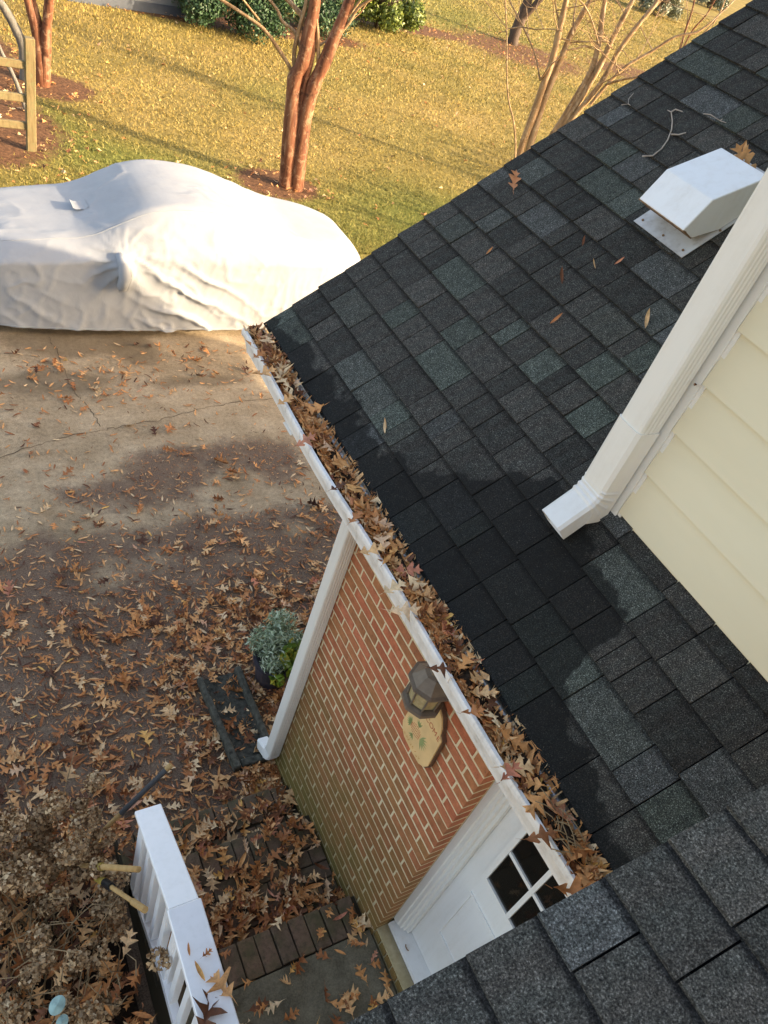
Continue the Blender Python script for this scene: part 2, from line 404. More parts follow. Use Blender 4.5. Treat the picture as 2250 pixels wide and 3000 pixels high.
M['shed_roof'] = simple('shed_roof', (0.10, 0.10, 0.10), 0.2, 20, 0.9)

# ================================================================== STRUCTURE
# ---- ground
xs = np.linspace(-6, 6.15, 406); ys = np.linspace(-4, 10.0, 468)
GX, GY = np.meshgrid(xs, ys, indexing='ij')
def inpoly(px, py, poly):
    c = np.zeros(px.shape, bool); n = len(poly)
    for i in range(n):
        x0, y0 = poly[i]; x1, y1 = poly[(i + 1) % n]
        if y0 == y1: continue
        c ^= ((y0 > py) != (y1 > py)) & (px < (x1 - x0) * (py - y0) / (y1 - y0) + x0)
    return c
def blur(a, n):
    for _ in range(n):
        a = (a + np.roll(a, 1, 0) + np.roll(a, -1, 0) + np.roll(a, 1, 1) + np.roll(a, -1, 1)) / 5
    return a
dirt_a = [(1.66,5.76),(2.03,5.85),(2.36,5.77),(2.63,5.85),(3.12,5.83),(3.44,5.67),(3.4,5.45),(3.26,5.18),(2.95,5.16),(2.84,5.31),(2.75,5.43),(2.46,5.47),(2.32,5.32),(2.1,5.06),(1.81,5.02),(1.53,5.04),(1.28,5.11),(1.1,5.14),(0.97,5.26),(0.89,5.39),(1.15,5.41),(1.45,5.42),(1.61,5.56)]
dirt_b = [(6.1,4.4),(3.46,4.74),(2.99,4.82),(2.63,4.81),(2.29,4.81),(2.04,4.92),(1.83,4.8),(1.69,4.72),(1.47,4.79),(1.28,4.82),(1.18,4.73),(.96,4.74),(.8,4.83),(.73,4.95),(.54,4.72),(-6,4.5),(-6,-4),(6.1,-4)]
dirt = (inpoly(GX, GY, dirt_a) | inpoly(GX, GY, dirt_b)).astype(float)
for hole in ([(2.82,4.62),(3.15,4.56),(3.09,4.41),(2.76,4.42)], [(1.45,4.42),(1.7,4.48),(1.73,4.33),(1.47,4.28)], [(1.0,4.35),(1.3,4.45),(1.35,4.2),(1.05,4.15)]):
    dirt[inpoly(GX, GY, hole)] = 0.15
dirt = blur(dirt, 16)
stain = np.zeros_like(dirt)
for st_ in ([(0.85,7.9),(1.85,7.95),(2.33,7.71),(2.22,7.48),(1.46,7.34),(1.07,7.48),(.83,7.61)], [(1.86,7.95),(2.4,7.85),(2.41,7.25),(2.14,7.18),(1.84,7.45)], [(.6,7.1),(1.3,7.2),(1.9,7.0),(1.5,6.7),(.7,6.8)], [(2.2,7.0),(3.2,7.0),(3.3,6.8),(2.2,6.75)]):
    stain[inpoly(GX, GY, st_)] = 1
stain = blur(stain, 14)
ni, nj = GX.shape
idx = np.arange(ni * nj).reshape(ni, nj)
FQ = np.stack([idx[:-1, :-1], idx[1:, :-1], idx[1:, 1:], idx[:-1, 1:]], -1).reshape(-1, 4)
drive = link('driveway', mesh_np('driveway', np.stack([GX, GY, np.zeros_like(GX)], -1).reshape(-1, 3), FQ, {'dirt': dirt.ravel(), 'stain': stain.ravel()}), M['concrete'])
tag(drive, 'cracked tan concrete driveway with dark leaf mould', kind='structure')
def crack(pts, w=0.010):
    pts2 = []
    for a, b in zip(pts[:-1], pts[1:]):
        for t in np.linspace(0, 1, 9)[:-1]:
            pts2.append((a[0] + (b[0] - a[0]) * t + random.gauss(0, .008), a[1] + (b[1] - a[1]) * t + random.gauss(0, .010)))
    b = MB(); V = []; Fs = []
    for i, q in enumerate(pts2):
        d = Vector(pts2[min(i + 1, len(pts2) - 1)]) - Vector(pts2[max(i - 1, 0)]); nrm = Vector((-d.y, d.x)).normalized()
        ww = w * random.uniform(.25, 1)
        V += [(q[0] + nrm.x * ww / 2, q[1] + nrm.y * ww / 2, .003), (q[0] - nrm.x * ww / 2, q[1] - nrm.y * ww / 2, .003)]
        if i: Fs.append((2 * i - 2, 2 * i - 1, 2 * i + 1, 2 * i))
    b.add(V, Fs); b.build('crack', M['crack'], drive)
crack([(0.3,5.75),(0.59,5.87),(0.9,5.99),(1.18,6.09),(1.53,6.16),(1.81,6.2),(2.2,6.27),(2.68,6.42),(3.13,6.49),(3.6,6.49),(4.4,6.6)])
crack([(1.33,7.76),(1.36,7.56),(1.38,6.93),(1.44,6.65),(1.5,6.42),(1.53,6.18)])

lx = np.concatenate([np.linspace(-6, 0, 30, endpoint=False), np.linspace(0, 30, 240), np.linspace(30.4, 110, 60)]); ly = np.concatenate([np.linspace(10.0, 42, 250), np.linspace(42.5, 130, 60)])
LX, LY = np.meshgrid(lx, ly, indexing='ij')
def lawn_mulch(X, Y):
    def e(cx, cy, rx, ry): return np.clip(1.5 - np.hypot((X - cx) / rx, (Y - cy) / ry), 0, 1)
    mu = np.maximum.reduce([e(5.75, 12.35, .75, .62), e(2.75, 15.6, .7, .65), e(1.0, 13.6, 1.55, 1.7), e(1.2, 16.5, 1.3, 2.2),
                            e(20.8, 26.2, 4.2, 2.6) * .62, e(6.6, 22.2, 3.0, .75), e(9.5, 22.8, 3.0, 1.0), e(15.0, 26.4, 3.5, .9), e(27.5, 27, 4, 2) * .6])
    return mu
def lawn_green(X, Y):
    def e(cx, cy, rx, ry): return np.exp(-((X - cx) / rx) ** 2 - ((Y - cy) / ry) ** 2)
    g = .75 * e(2.4, 14.1, .6, .7) + .75 * e(5, 10.5, 7, 1.5) + .5 * e(9, 12.0, 3, 1.6) + .35 * e(7.5, 17, 1.2, 1.2) + .45 * e(19, 30, 5, 4) + .7 * e(3, 12.8, 1.6, .8)
    g = g + .22 * np.clip(np.sin(X * .9 + 1.8 * np.sin(Y * .55)) * np.sin(Y * .8 + 1.6 * np.sin(X * .5)) + .35, 0, 1) + .02
    return np.clip(g, 0, 1)
ni, nj = LX.shape
idx = np.arange(ni * nj).reshape(ni, nj)
FQ = np.stack([idx[:-1, :-1], idx[1:, :-1], idx[1:, 1:], idx[:-1, 1:]], -1).reshape(-1, 4)
lawn = link('lawn', mesh_np('lawn', np.stack([LX, LY, 0.012 + 0 * LX], -1).reshape(-1, 3), FQ, {'mulch': lawn_mulch(LX, LY).ravel(), 'green': lawn_green(LX, LY).ravel()}), M['lawn'])
tag(lawn, 'golden and green dormant lawn', kind='structure')
# lawn strip right of the driveway
sx = np.linspace(6.15, 30, 100); sy = np.linspace(-6, 10, 60)
SX, SY = np.meshgrid(sx, sy, indexing='ij'); ni, nj = SX.shape
idx = np.arange(ni * nj).reshape(ni, nj)
FQ = np.stack([idx[:-1, :-1], idx[1:, :-1], idx[1:, 1:], idx[:-1, 1:]], -1).reshape(-1, 4)
ls = link('lawn_strip', mesh_np('lawn_strip', np.stack([SX, SY, 0.012 + 0 * SX], -1).reshape(-1, 3), FQ, {'mulch': 0 * SX.ravel(), 'green': .4 + 0 * SX.ravel()}), M['lawn'])
tag(ls, 'grass strip beside the driveway', kind='structure')
g = MB(); g.box(-300, 300, -300, 300, -0.6, -0.02); tag(g.build('ground', M['far_ground']), 'dry grassy ground running to the horizon', kind='structure')
bed = MB()
V = []; Fs = []
for i, x in enumerate(np.linspace(-1.6, .64, 24)):
    for j, y in enumerate(np.linspace(-.6, 2.25, 30)):
        e = min(1, (x + 1.6) * 4, (.70 - x) * 4, (2.3 - y) * 3)
        V.append((x, y, .006 + .10 * max(0, e) + random.uniform(0, .02)))
for i in range(23):
    for j in range(29): Fs.append((i * 30 + j, (i + 1) * 30 + j, (i + 1) * 30 + j + 1, i * 30 + j + 1))
bed.add(V, Fs); tag(bed.build('garden_bed', M['soil'], smooth=True), 'dark soil bed under dead shrub', kind='structure')

# ================================================================== HOUSE
XE, YE, ZE, PITCH = 1.4159, 2.883, 3.2603, 0.816
CP = 1 / math.hypot(1, PITCH); SP = PITCH * CP; TH = math.atan(PITCH)
XR = 5.64; ZR = ZE + PITCH * (XR - XE)
house = empty('house', (1.87, 0.95, 0), 'two storey house with red brick ground floor, cream siding and dark shingle roofs', 'house')
# ---- masses
body = MB()
body.prism([(2.36, .03), (9.45, .03), (9.45, 3.2), (9.05, 3.60), (XR, ZR - .12), (2.36, 3.80)], 'y', -6.5, 2.30)
body.build('inner_wall', M['dark_room'], house)
upper = MB(); upper.box(1.915, 9.3, -6.6, 1.22, 3.4, 7.2)
upper.build('upper_wall', M['siding'], house)
# ---- lower roof deck: front slope, back slope
def roof_pt(u, y, n=0):
    return (XE + u * CP - n * SP, y, ZE + u * SP + n * CP)
UR = (XR - XE) / CP
deck = MB(); T = -0.03
deck.hexa([roof_pt(0, -6.9, T), roof_pt(UR, -6.9, T), roof_pt(UR, YE, T), roof_pt(0, YE, T), roof_pt(0, -6.9, -.003), roof_pt(UR, -6.9, -.003), roof_pt(UR, YE, -.003), roof_pt(0, YE, -.003)])
roof = deck.build('roof', M['felt'], house)
back = MB()
bx = 2 * XR - XE
back.hexa([(XR, -6.9, ZR - .035), (bx, -6.9, ZE - .035), (bx, YE, ZE - .035), (XR, YE, ZR - .035), (XR, -6.9, ZR), (bx, -6.9, ZE), (bx, YE, ZE), (XR, YE, ZR)])
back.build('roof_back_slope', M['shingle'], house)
# rake board and soffit
rk = MB()
rk.hexa([roof_pt(0, YE - .03, -.19), roof_pt(UR, YE - .03, -.19), roof_pt(UR, YE - .008, -.19), roof_pt(0, YE - .008, -.19), roof_pt(0, YE - .03, -.034), roof_pt(UR, YE - .03, -.034), roof_pt(UR, YE - .008, -.034), roof_pt(0, YE - .008, -.034)])
rk.build('rake_board', M['trim_white'], house)
rk2 = MB()
rk2.hexa([(XR, YE - .03, ZR - .25), (bx, YE - .03, ZE - .25), (bx, YE - .008, ZE - .25), (XR, YE - .008, ZR - .25), (XR, YE - .03, ZR - .04), (bx, YE - .03, ZE - .04), (bx, YE - .008, ZE - .04), (XR, YE - .008, ZR - .04)])
rk2.build('rake_board', M['trim_white'], house)
sf = MB(); sf.box(1.432, 1.99, -6.8, YE - .04, 3.06, 3.08); sf.build('soffit', M['trim_white'], house)
fa = MB(); fa.box(1.412, 1.430, -6.8, YE - .032, 3.04, 3.215); fa.build('fascia', M['trim_white'], house)

# ---- shingles, each a tapered tab
def tab_mesh(name, t, ex=0.143):
    b = MB(); L = ex + .030
    b.hexa([(0, 0, -.004), (L, 0, -.004), (L, 1, -.004), (0, 1, -.004), (0, 0, .0085 + t), (L, 0, .002), (L, 1, .002), (0, 1, .0085 + t)])
    return b.mesh(name)
EXP = 0.143
tabs = [tab_mesh('shingle', t) for t in (0.0, .0015, .003, .0045, .006)]
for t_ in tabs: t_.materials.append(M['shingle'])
tabs_near = [tab_mesh('shingle', t) for t in (.003, .0045, .006, .0075)]
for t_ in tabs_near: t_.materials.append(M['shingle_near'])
widths = [.075, .095, .11, .12, .135, .15, .16, .18, .22]
stuffV = []; stuffF = []
def stuff_tab(M4, w, t):
    b = len(stuffV); L = EXP + .03
    for p in [(0,0,-.004),(L,0,-.004),(L,w,-.004),(0,w,-.004),(0,0,.009+t),(L,0,.002),(L,w,.002),(0,w,.009+t)]:
        stuffV.append(tuple(M4 @ Vector(p)))
    stuffF.extend([tuple(b + i for i in f) for f in [(4,5,6,7),(0,1,5,4),(2,3,7,6),(3,0,4,7)]])
RM = Matrix.Rotation(-TH, 4, 'Y')
n_sh = 0
sr = random.Random(21)
for k in range(int(UR / EXP)):
    y = YE
    first = True
    ymin = 0.12 if k < 5 else 1.05
    while y > -6.8:
        w = sr.choice(widths) * sr.uniform(.92, 1.08)
        if first: w *= sr.uniform(.45, 1.0); first = False
        y0 = max(y - w, -6.85)
        mat = Matrix.Translation(roof_pt(k * EXP, y0)) @ RM
        ti = sr.randrange(5)
        if y > ymin and k < 19:
            o = bpy.data.objects.new('shingle', tabs[ti]); col.objects.link(o); o.parent = roof
            o.location = mat.to_translation(); o.rotation_euler = (0, -TH, 0); o.scale = (1, (y - y0) - .0042, 1)
            n_sh += 1
        elif (k >= 19 and y > .9) or (k < 6):
            stuff_tab(mat, y - y0 - .003, .0015 * ti)
        y = y0
sb = MB(); sb.v = stuffV; sb.f = stuffF
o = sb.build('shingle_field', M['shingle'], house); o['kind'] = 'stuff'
# upper-roof strip where no tabs show (under the two storey block)
# starter strip along the eave
st_ = MB(); st_.hexa([roof_pt(-.012, -6.8, -.004), roof_pt(.05, -6.8, -.004), roof_pt(.05, YE + .006, -.004), roof_pt(-.012, YE + .006, -.004), roof_pt(-.012, -6.8, .003), roof_pt(.05, -6.8, .002), roof_pt(.05, YE + .006, .002), roof_pt(-.012, YE + .006, .003)])
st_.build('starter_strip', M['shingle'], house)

# ---- near low-slope roof, in front of the window the picture is taken from
N0 = Vector((.522, .183, 3.734)); NP = .251
Ud = Vector((1, .011, NP)).normalized(); Cd = Vector((.011, -1, .062)).normalized()   # up-slope, and away from the edge (towards -Y)
Nd = Ud.cross(-Cd).normalized()
def near_pt(u, c, n=0): return N0 + Ud * u + Cd * c + Nd * n
ndk = MB(); u0, u1 = -4.1 * EXP, 9.5 * EXP
ndk.hexa([near_pt(u0, 1.9, -.04), near_pt(u1, 1.9, -.04), near_pt(u1, .006, -.04), near_pt(u0, .006, -.04), near_pt(u0, 1.9, -.0035), near_pt(u1, 1.9, -.0035), near_pt(u1, .006, -.0035), near_pt(u0, .006, -.0035)])
near_roof = ndk.build('porch_roof', M['felt'], house)
nfa = MB()
nfa.hexa([near_pt(u0, .03, -.18), near_pt(u1, .03, -.18), near_pt(u1, .014, -.18), near_pt(u0, .014, -.18), near_pt(u0, .03, -.042), near_pt(u1, .03, -.042), near_pt(u1, .014, -.042), near_pt(u0, .014, -.042)])
nfa.build('rake_board', M['trim_white'], house)
NM = Matrix((Ud, -Cd, Nd)).transposed().to_4x4()
for k in range(-4, 9):
    c = 0.0; first = True
    while c < 1.7:
        w = sr.choice([.14, .17, .19, .21, .23, .26, .30]) * sr.uniform(.95, 1.05)
        if first: w *= sr.uniform(.5, 1); first = False
        o = bpy.data.objects.new('shingle', tabs_near[sr.randrange(4)])
        if c > .80: 
            bpy.data.objects.remove(o)
            b = len(stuffV); mm = Matrix.Translation(near_pt(k * EXP, c + w)) @ NM
            c += w; continue
        col.objects.link(o); o.parent = near_roof
        o.location = near_pt(k * EXP, c + w); o.rotation_euler = NM.to_euler(); o.scale = (1, w - .0045, 1)
        c += w; n_sh += 1

# ---- cream siding boards (each lap a board) on the two storey block
sid = MB(); sid.box(1.900, 1.914, -6.6, 1.10, 3.55, 7.15)
sid_w = sid.build('siding_wall', M['siding'], house)
LAPS = [3.679, 3.849, 4.0113, 4.1774, 4.3504] + [4.3504 + .169 * i for i in range(1, 17)]
for a, b_ in zip(LAPS[:-1], LAPS[1:]):
    bb = MB(); bb.hexa([(1.8865, -6.6, a), (1.903, -6.6, a), (1.903, 1.118, a), (1.8865, 1.118, a), (1.9005, -6.6, b_ + .02), (1.905, -6.6, b_ + .02), (1.905, 1.118, b_ + .02), (1.9005, 1.118, b_ + .02)])
    bb.build('siding_board', M['siding'], sid_w)
cb = MB(); cb.box(1.886, 1.914, 1.1195, 1.26, 3.60, 7.1); cb.box(1.893, 1.914, 1.106, 1.119, 3.63, 7.1); cb.build('corner_board', M['spout_beige'], house)
# end wall of the upper block (faces the driveway) with boards
ub = MB(); ub.box(1.915, 9.3, 1.221, 1.25, 3.5, 7.1); ub.build('end_siding', M['siding'], house)
# two storey roof and eave
ur = MB(); ur.prism([(1.45, 7.18), (5.6, 9.3), (9.75, 7.18), (9.75, 7.25), (5.6, 9.4), (1.45, 7.25)], 'y', -6.9, 1.5); ur.build('upper_roof', M['shingle'], house)

# ---- downspouts
def downspout(name, x0, x1, y0, y1, z0, z1, mat, rib=3):
    b = MB(); c = .012
    poly = [(x0 + c, y0), (x1, y0), (x1, y1), (x0 + c, y1), (x0 + c * .3, y1 - c * .3), (x0, y1 - c), (x0, y0 + c), (x0 + c * .3, y0 + c * .3)]
    b.prism(poly, 'z', z0, z1)
    o = b.build(name, mat, house)
    r = MB()
    for i in range(rib):
        xx = x0 + .02 + (x1 - x0 - .03) * (i + .5) / rib
        r.prism([(xx - .006, y0 - .0005), (xx - .002, y0 - .0025), (xx + .002, y0 - .0025), (xx + .006, y0 - .0005)], 'z', z0, z1)
    r.build('rib', mat, o)
    return o
# corner downspout of the upper storey
ds2 = downspout('downspout', 1.792, 1.872, 1.142, 1.236, 3.715, 7.0, M['spout_beige'])
cl = MB(); cl.prism([(1.788, 1.150), (1.798, 1.138), (1.874, 1.138), (1.874, 1.240), (1.798, 1.240), (1.788, 1.230)], 'z', 3.62, 3.985)
cl.build('collar', M['spout_beige'], ds2)
def elbow(name, rings, mat, parent):
    V = [q for r in rings for q in r]; n = len(rings[0]); fs = []
    for i in range(len(rings) - 1):
        for j in range(n):
            a = i * n + j; b = i * n + (j + 1) % n; fs.append((a, b, b + n, a + n))
    m_ = len(rings) - 1
    inner = [tuple(Vector(rings[m_][j]) * .92 + sum((Vector(q) for q in rings[m_]), Vector()) / n * .08) for j in range(n)]
    V += inner; b0 = (m_ + 1) * n
    for j in range(n): fs.append((m_ * n + j, m_ * n + (j + 1) % n, b0 + (j + 1) % n, b0 + j))
    deep = [tuple(Vector(q) + (Vector(rings[m_ - 1][j]) - Vector(rings[m_][j])) * .8) for j, q in enumerate(inner)]
    V += deep; b1 = b0 + n
    for j in range(n): fs.append((b0 + j, b0 + (j + 1) % n, b1 + (j + 1) % n, b1 + j))
    fs.append(tuple(range(b1 + n - 1, b1 - 1, -1)))
    b = MB(); b.add(V, fs); return b.build(name, mat, parent)
def rect_ring(cx, cz, ang, half, y0, y1, c=.010, grow=0.0):
    """ring of a rectangular spout heading 'ang' from straight down, in the x-z plane"""
    dx, dz = math.cos(ang), math.sin(ang)      # across direction
    h = half + grow
    pts = [(-h, y0 + c - grow), (-h + c, y0 - grow), (h - c, y0 - grow), (h, y0 + c - grow), (h, y1 - c + grow), (h - c, y1 + grow), (-h + c, y1 + grow), (-h, y1 - c + grow)]
    return [(cx + s * dx, y, cz + s * dz) for s, y in pts]
rings = []; cx, cz = 1.832, 3.76; ang = 0.0
rings.append(rect_ring(cx, cz, 0, .041, 1.139, 1.239))
for i in range(9):
    ang = -R(46) * i / 8
    rings.append(rect_ring(cx, cz, ang, .041, 1.139, 1.239, grow=.0035 if i % 2 else 0))
    cx += math.sin(ang) * .013; cz -= math.cos(ang) * .013
for d in (.02, .105):
    rings.append(rect_ring(cx + math.sin(ang) * d, cz - math.cos(ang) * d, ang, .041, 1.139, 1.239))
elbow('elbow', rings, M['white'], ds2)
# downspout on the brick wall
ds1 = downspout('downspout', 1.789, 1.866, 2.282, 2.368, .185, 3.05, M['spout_grey'])
rings = []
def ring_y(cy, cz, ang, half, x0, x1, grow=0.0, c=.010):
    dy, dz = math.cos(ang), math.sin(ang); h = half + grow
    pts = [(-h, x0 + c), (-h + c, x0 - grow), (h - c, x0 - grow), (h, x0 + c), (h, x1 - c), (h - c, x1 + grow), (-h + c, x1 + grow), (-h, x1 - c)]
    return [(x, cy + s * dy, cz + s * dz) for s, x in pts]
cy, cz = 2.325, .22
rings.append(ring_y(cy, cz, 0, .044, 1.786, 1.868))
for i in range(9):
    ang = R(66) * i / 8
    rings.append(ring_y(cy, cz, ang, .044, 1.786, 1.868, .0035 if i % 2 else 0))
    cy += math.sin(ang) * .013; cz -= math.cos(ang) * .013
for d in (.015, .085): rings.append(ring_y(cy + math.sin(ang) * d, cz - math.cos(ang) * d, ang, .044, 1.786, 1.868))
elbow('elbow', rings, M['white'], ds1)
# back-set elbows joining it to the gutter
jp = MB(); jp.hexa([(1.789, 2.282, 2.95), (1.866, 2.282, 3.02), (1.866, 2.368, 3.02), (1.789, 2.368, 2.95), (1.33, 2.282, 3.10), (1.40, 2.282, 3.13), (1.40, 2.368, 3.13), (1.33, 2.368, 3.10)])
jp.build('offset', M['spout_grey'], ds1)

# ---- gutter: K-style trough, slightly wavy along its length
def gut_sag(y): return -.012 * math.exp(-((y - 1.95) / .35) ** 2) + .006 * math.sin(y * 5.1)
def gut_out(y): return .010 * math.exp(-((y - 1.9) / .28) ** 2) * -1 + .003 * math.sin(y * 7.3)
prof = [(1.408, 3.235), (1.408, 3.115), (1.340, 3.115), (1.336, 3.135), (1.326, 3.165), (1.318, 3.190), (1.2985, 3.214), (1.2965, 3.232), (1.2985, 3.243), (1.309, 3.2435), (1.309, 3.234), (1.3045, 3.232), (1.306, 3.214), (1.325, 3.190), (1.333, 3.165), (1.342, 3.14), (1.35, 3.122), (1.401, 3.122), (1.401, 3.235)]
V = []; Fs = []; ysg = np.linspace(-1.0, YE - .02, 110); n = len(prof)
for y in ysg:
    for (x, z) in prof:
        f = max(0, (1.408 - x) / .11)
        V.append((x + gut_out(y) * f, y, z + gut_sag(y) * f))
for i in range(len(ysg) - 1):
    for j in range(n):
        a = i * n + j; b = i * n + (j + 1) % n; Fs.append((a, b, b + n, a + n))
gb = MB(); gb.add(V, Fs); gutter = gb.build('gutter', M['gutter'], house)
ge = MB(); ge.prism(prof[:10], 'y', YE - .0195, YE - .017); ge.build('end_cap', M['gutter'], gutter)
jn = MB(); yj = .952; jn.prism([(x - .003, z + .003) for x, z in prof[6:11]], 'y', yj - .012, yj + .012); jn.build('seam', M['gutter'], gutter)

# ---- brick wall beside the door: running bond, every brick proud of recessed mortar
XW, YC, YL = 1.870, .950, 2.405
BH = .0677; Z0 = 2.2617
core = MB()
core.box(XW + .003, 2.35, YC + .0014, YL - .005, .02, 3.055)       # mortar core
core.box(1.8795, 1.965, .2, YC + .0012, .02, .545)                 # below the door
wall = core.build('brick_wall', M['mortar'], house)
bl, bhh = .192, .0560
def brick_mesh(name, lx_, ly_, lz_):
    b = MB(); b.box(0, lx_, 0, ly_, 0, lz_); return b.mesh(name, bevel=.003)
bm_full = brick_mesh('brick', .09, bl, bhh); bm_half = brick_mesh('brick', .09, .092, bhh); bm_end = brick_mesh('brick', .09, .046, bhh)
for b_ in (bm_full, bm_half, bm_end): b_.materials.append(M['brick'])
br = random.Random(5)
def put_brick(me, x, y, z, sy=1.0, parent=wall, rz=0.0):
    o = bpy.data.objects.new('brick', me); col.objects.link(o); o.parent = parent
    if parent.parent is not None or True: pass
    o.location = (x, y, z); o.scale = (1, sy, 1); o.rotation_euler = (0, 0, rz); return o
kz = 0; nb = 0
z = Z0 - BH * 33
courses = []; upper_bricks = MB()
while z < 3.0: courses.append(z); z += BH
for ci, zm in enumerate(courses):
    zb = zm + .0058
    if zb < .01: continue
    y = YC
    seq = []
    if ci % 2 == 0: seq = [bl]
    else: seq = [.092]
    seq += [bl] * 8
    for L in seq:
        if y > YL - .03: break
        Lc = min(L, YL - y)
        if zb < 2.50: put_brick(bm_full, XW + br.uniform(-.0012, .0018), y, zb, Lc / bl); nb += 1
        else: upper_bricks.box(XW, XW + .09, y, y + Lc, zb, zb + bhh)
        y += L + .0115
upper_bricks.build('brick_field', M['brick'], house)['kind'] = 'stuff'
# bricks in the door threshold (rowlock course)
y = .945
while y > .15:
    o = put_brick(bm_half, 1.872, y - .060, .475, .058 / .092); nb += 1
    y -= .0675

# ---- door in its opening
dr = MB(); dr.box(2.03, 2.07, -.02, .845, .615, 2.66)
door = dr.build('door', M['white'], house)
fr = MB()
# jamb + brick mould: stepped profile (x from brick reveal inwards)
fr.prism([(1.966, .949), (1.966, .912), (1.974, .906), (1.974, .888), (1.985, .882), (1.985, .868), (2.000, .862), (2.000, .846), (2.09, .846), (2.09, .949)], 'z', .6175, 2.78)
fr.build('door_frame', M['trim_white'], house)
fh = MB(); fh.box(1.97, 2.09, -.1, .949, 2.66, 2.95); fh.build('door_head', M['trim_white'], house)
sl = MB(); sl.hexa([(1.935, -.1, .575), (2.08, -.1, .585), (2.08, .938, .585), (1.935, .938, .575), (1.935, -.1, .602), (2.08, -.1, .6145), (2.08, .938, .6145), (1.935, .938, .602)])
sl.build('door_sill', M['white'], house)
sw = MB(); sw.box(1.945, 2.06, -.1, .93, .548, .574); sw.build('sill_board', M['old_wood'], house)
rustm = MB(); rustm.tube([(1.968, .80 + .0, .612), (1.962, .79, .612), (1.962, .775, .612), (1.968, .765, .612)], .0035, 6); rustm.build('rust_mark', M['rust'], house)
# lower panel (raised field inside a recess) and lights
def frame_yz(y0, y1, z0, z1, w, x0, x1):
    b = MB(); b.box(x0, x1, y0, y1, z0, z0 + w); b.box(x0, x1, y0, y1, z1 - w, z1); b.box(x0, x1, y0, y0 + w, z0 + w, z1 - w); b.box(x0, x1, y1 - w, y1, z0 + w, z1 - w); return b
pm = frame_yz(.10, .742, .93, 1.44, .016, 2.022, 2.0299); pm.build('panel_moulding', M['white'], door)
pp = MB(); pp.hexa([(2.0295, .14, .97), (2.04, .14, .97), (2.04, .702, .97), (2.0295, .702, .97), (2.0295, .14, 1.40), (2.04, .14, 1.40), (2.04, .702, 1.40), (2.0295, .702, 1.40)])
pp.build('panel', M['white'], door)
WY = [.735, .54, .345, .15]; WZ = [1.635, 1.93, 2.225, 2.52]
wf = frame_yz(WY[3] - .012, WY[0] + .012, WZ[0] - .012, WZ[3] + .012, .028, 2.012, 2.0297); wf.build('window_frame', M['white'], door)
for y in WY[1:3]:
    b = MB(); b.box(2.0125, 2.0296, y - .011, y + .011, WZ[0] + .017, WZ[3] - .017); b.build('muntin', M['white'], door)
for z in WZ[1:3]:
    b = MB(); b.box(2.0135, 2.0295, WY[3] + .017, WY[0] - .017, z - .011, z + .011); b.build('muntin', M['white'], door)
for i in range(3):
    for j in range(3):
        b = MB(); b.box(2.0225, 2.0255, WY[i + 1] + .0115, WY[i] - .0115, WZ[j] + .0115, WZ[j + 1] - .0115); b.build('pane', M['glass'], door)
# a dark backing just behind the glass stands for the unlit room: cut as a recess box
rec = MB(); rec.box(2.0262, 2.0292, WY[3], WY[0], WZ[0], WZ[3]); rec.build('room_shade', M['dark_room'], door)

# ================================================================== THINGS
# ---- roof vent
vent = empty('roof_vent', roof_pt(1.65, 2.0), 'white metal exhaust vent hood on dark shingle roof', 'roof vent')
def rp(u, y, n): return roof_pt(u, y, n)
fl = MB(); fl.hexa([rp(1.445, 1.860, .012), rp(1.92, 1.860, .012), rp(1.92, 2.150, .012), rp(1.445, 2.150, .012), rp(1.445, 1.860, .0155), rp(1.92, 1.860, .0155), rp(1.92, 2.150, .0155), rp(1.445, 2.150, .0155)])
fl.build('flange', M['flange'], vent)
for u_, y_ in ((1.47, 1.885), (1.47, 2.0), (1.47, 2.125), (1.62, 1.866)):
    b = MB(); b.tube([rp(u_, y_, .0156), rp(u_, y_, .019)], .005, 8); b.build('screw', M['rust'], vent)
ya, yb = 1.872, 2.128
hd = MB()
prof_v = [(1.500, .062), (1.462, .126), (1.590, .176), (1.835, .112), (1.86, .016), (1.62, .016)]
nV = len(prof_v)
hd.add([rp(u, ya, q) for u, q in prof_v] + [rp(u, yb, q) for u, q in prof_v],
       [tuple(range(nV)), tuple(range(2 * nV - 1, nV - 1, -1))] + [(i, (i + 1) % nV, nV + (i + 1) % nV, nV + i) for i in range(nV)])
hd.build('hood', M['vent'], vent, bevel=.003)
lp = MB(); lp.hexa([rp(1.497, ya + .004, .058), rp(1.512, ya + .004, .058), rp(1.512, yb - .004, .058), rp(1.497, yb - .004, .058), rp(1.4605, ya - .0015, .1225), rp(1.466, ya - .0015, .1255), rp(1.466, yb + .0015, .1255), rp(1.4605, yb + .0015, .1225)])
lp.build('drip_lip', M['rust'], vent)
nk = MB(); nk.hexa([rp(1.55, ya + .03, .0156), rp(1.80, ya + .03, .0156), rp(1.80, yb - .03, .0156), rp(1.55, yb - .03, .0156), rp(1.55, ya + .03, .06), rp(1.80, ya + .03, .06), rp(1.80, yb - .03, .06), rp(1.55, yb - .03, .06)])
nk.build('duct_neck', M['rust'], vent)

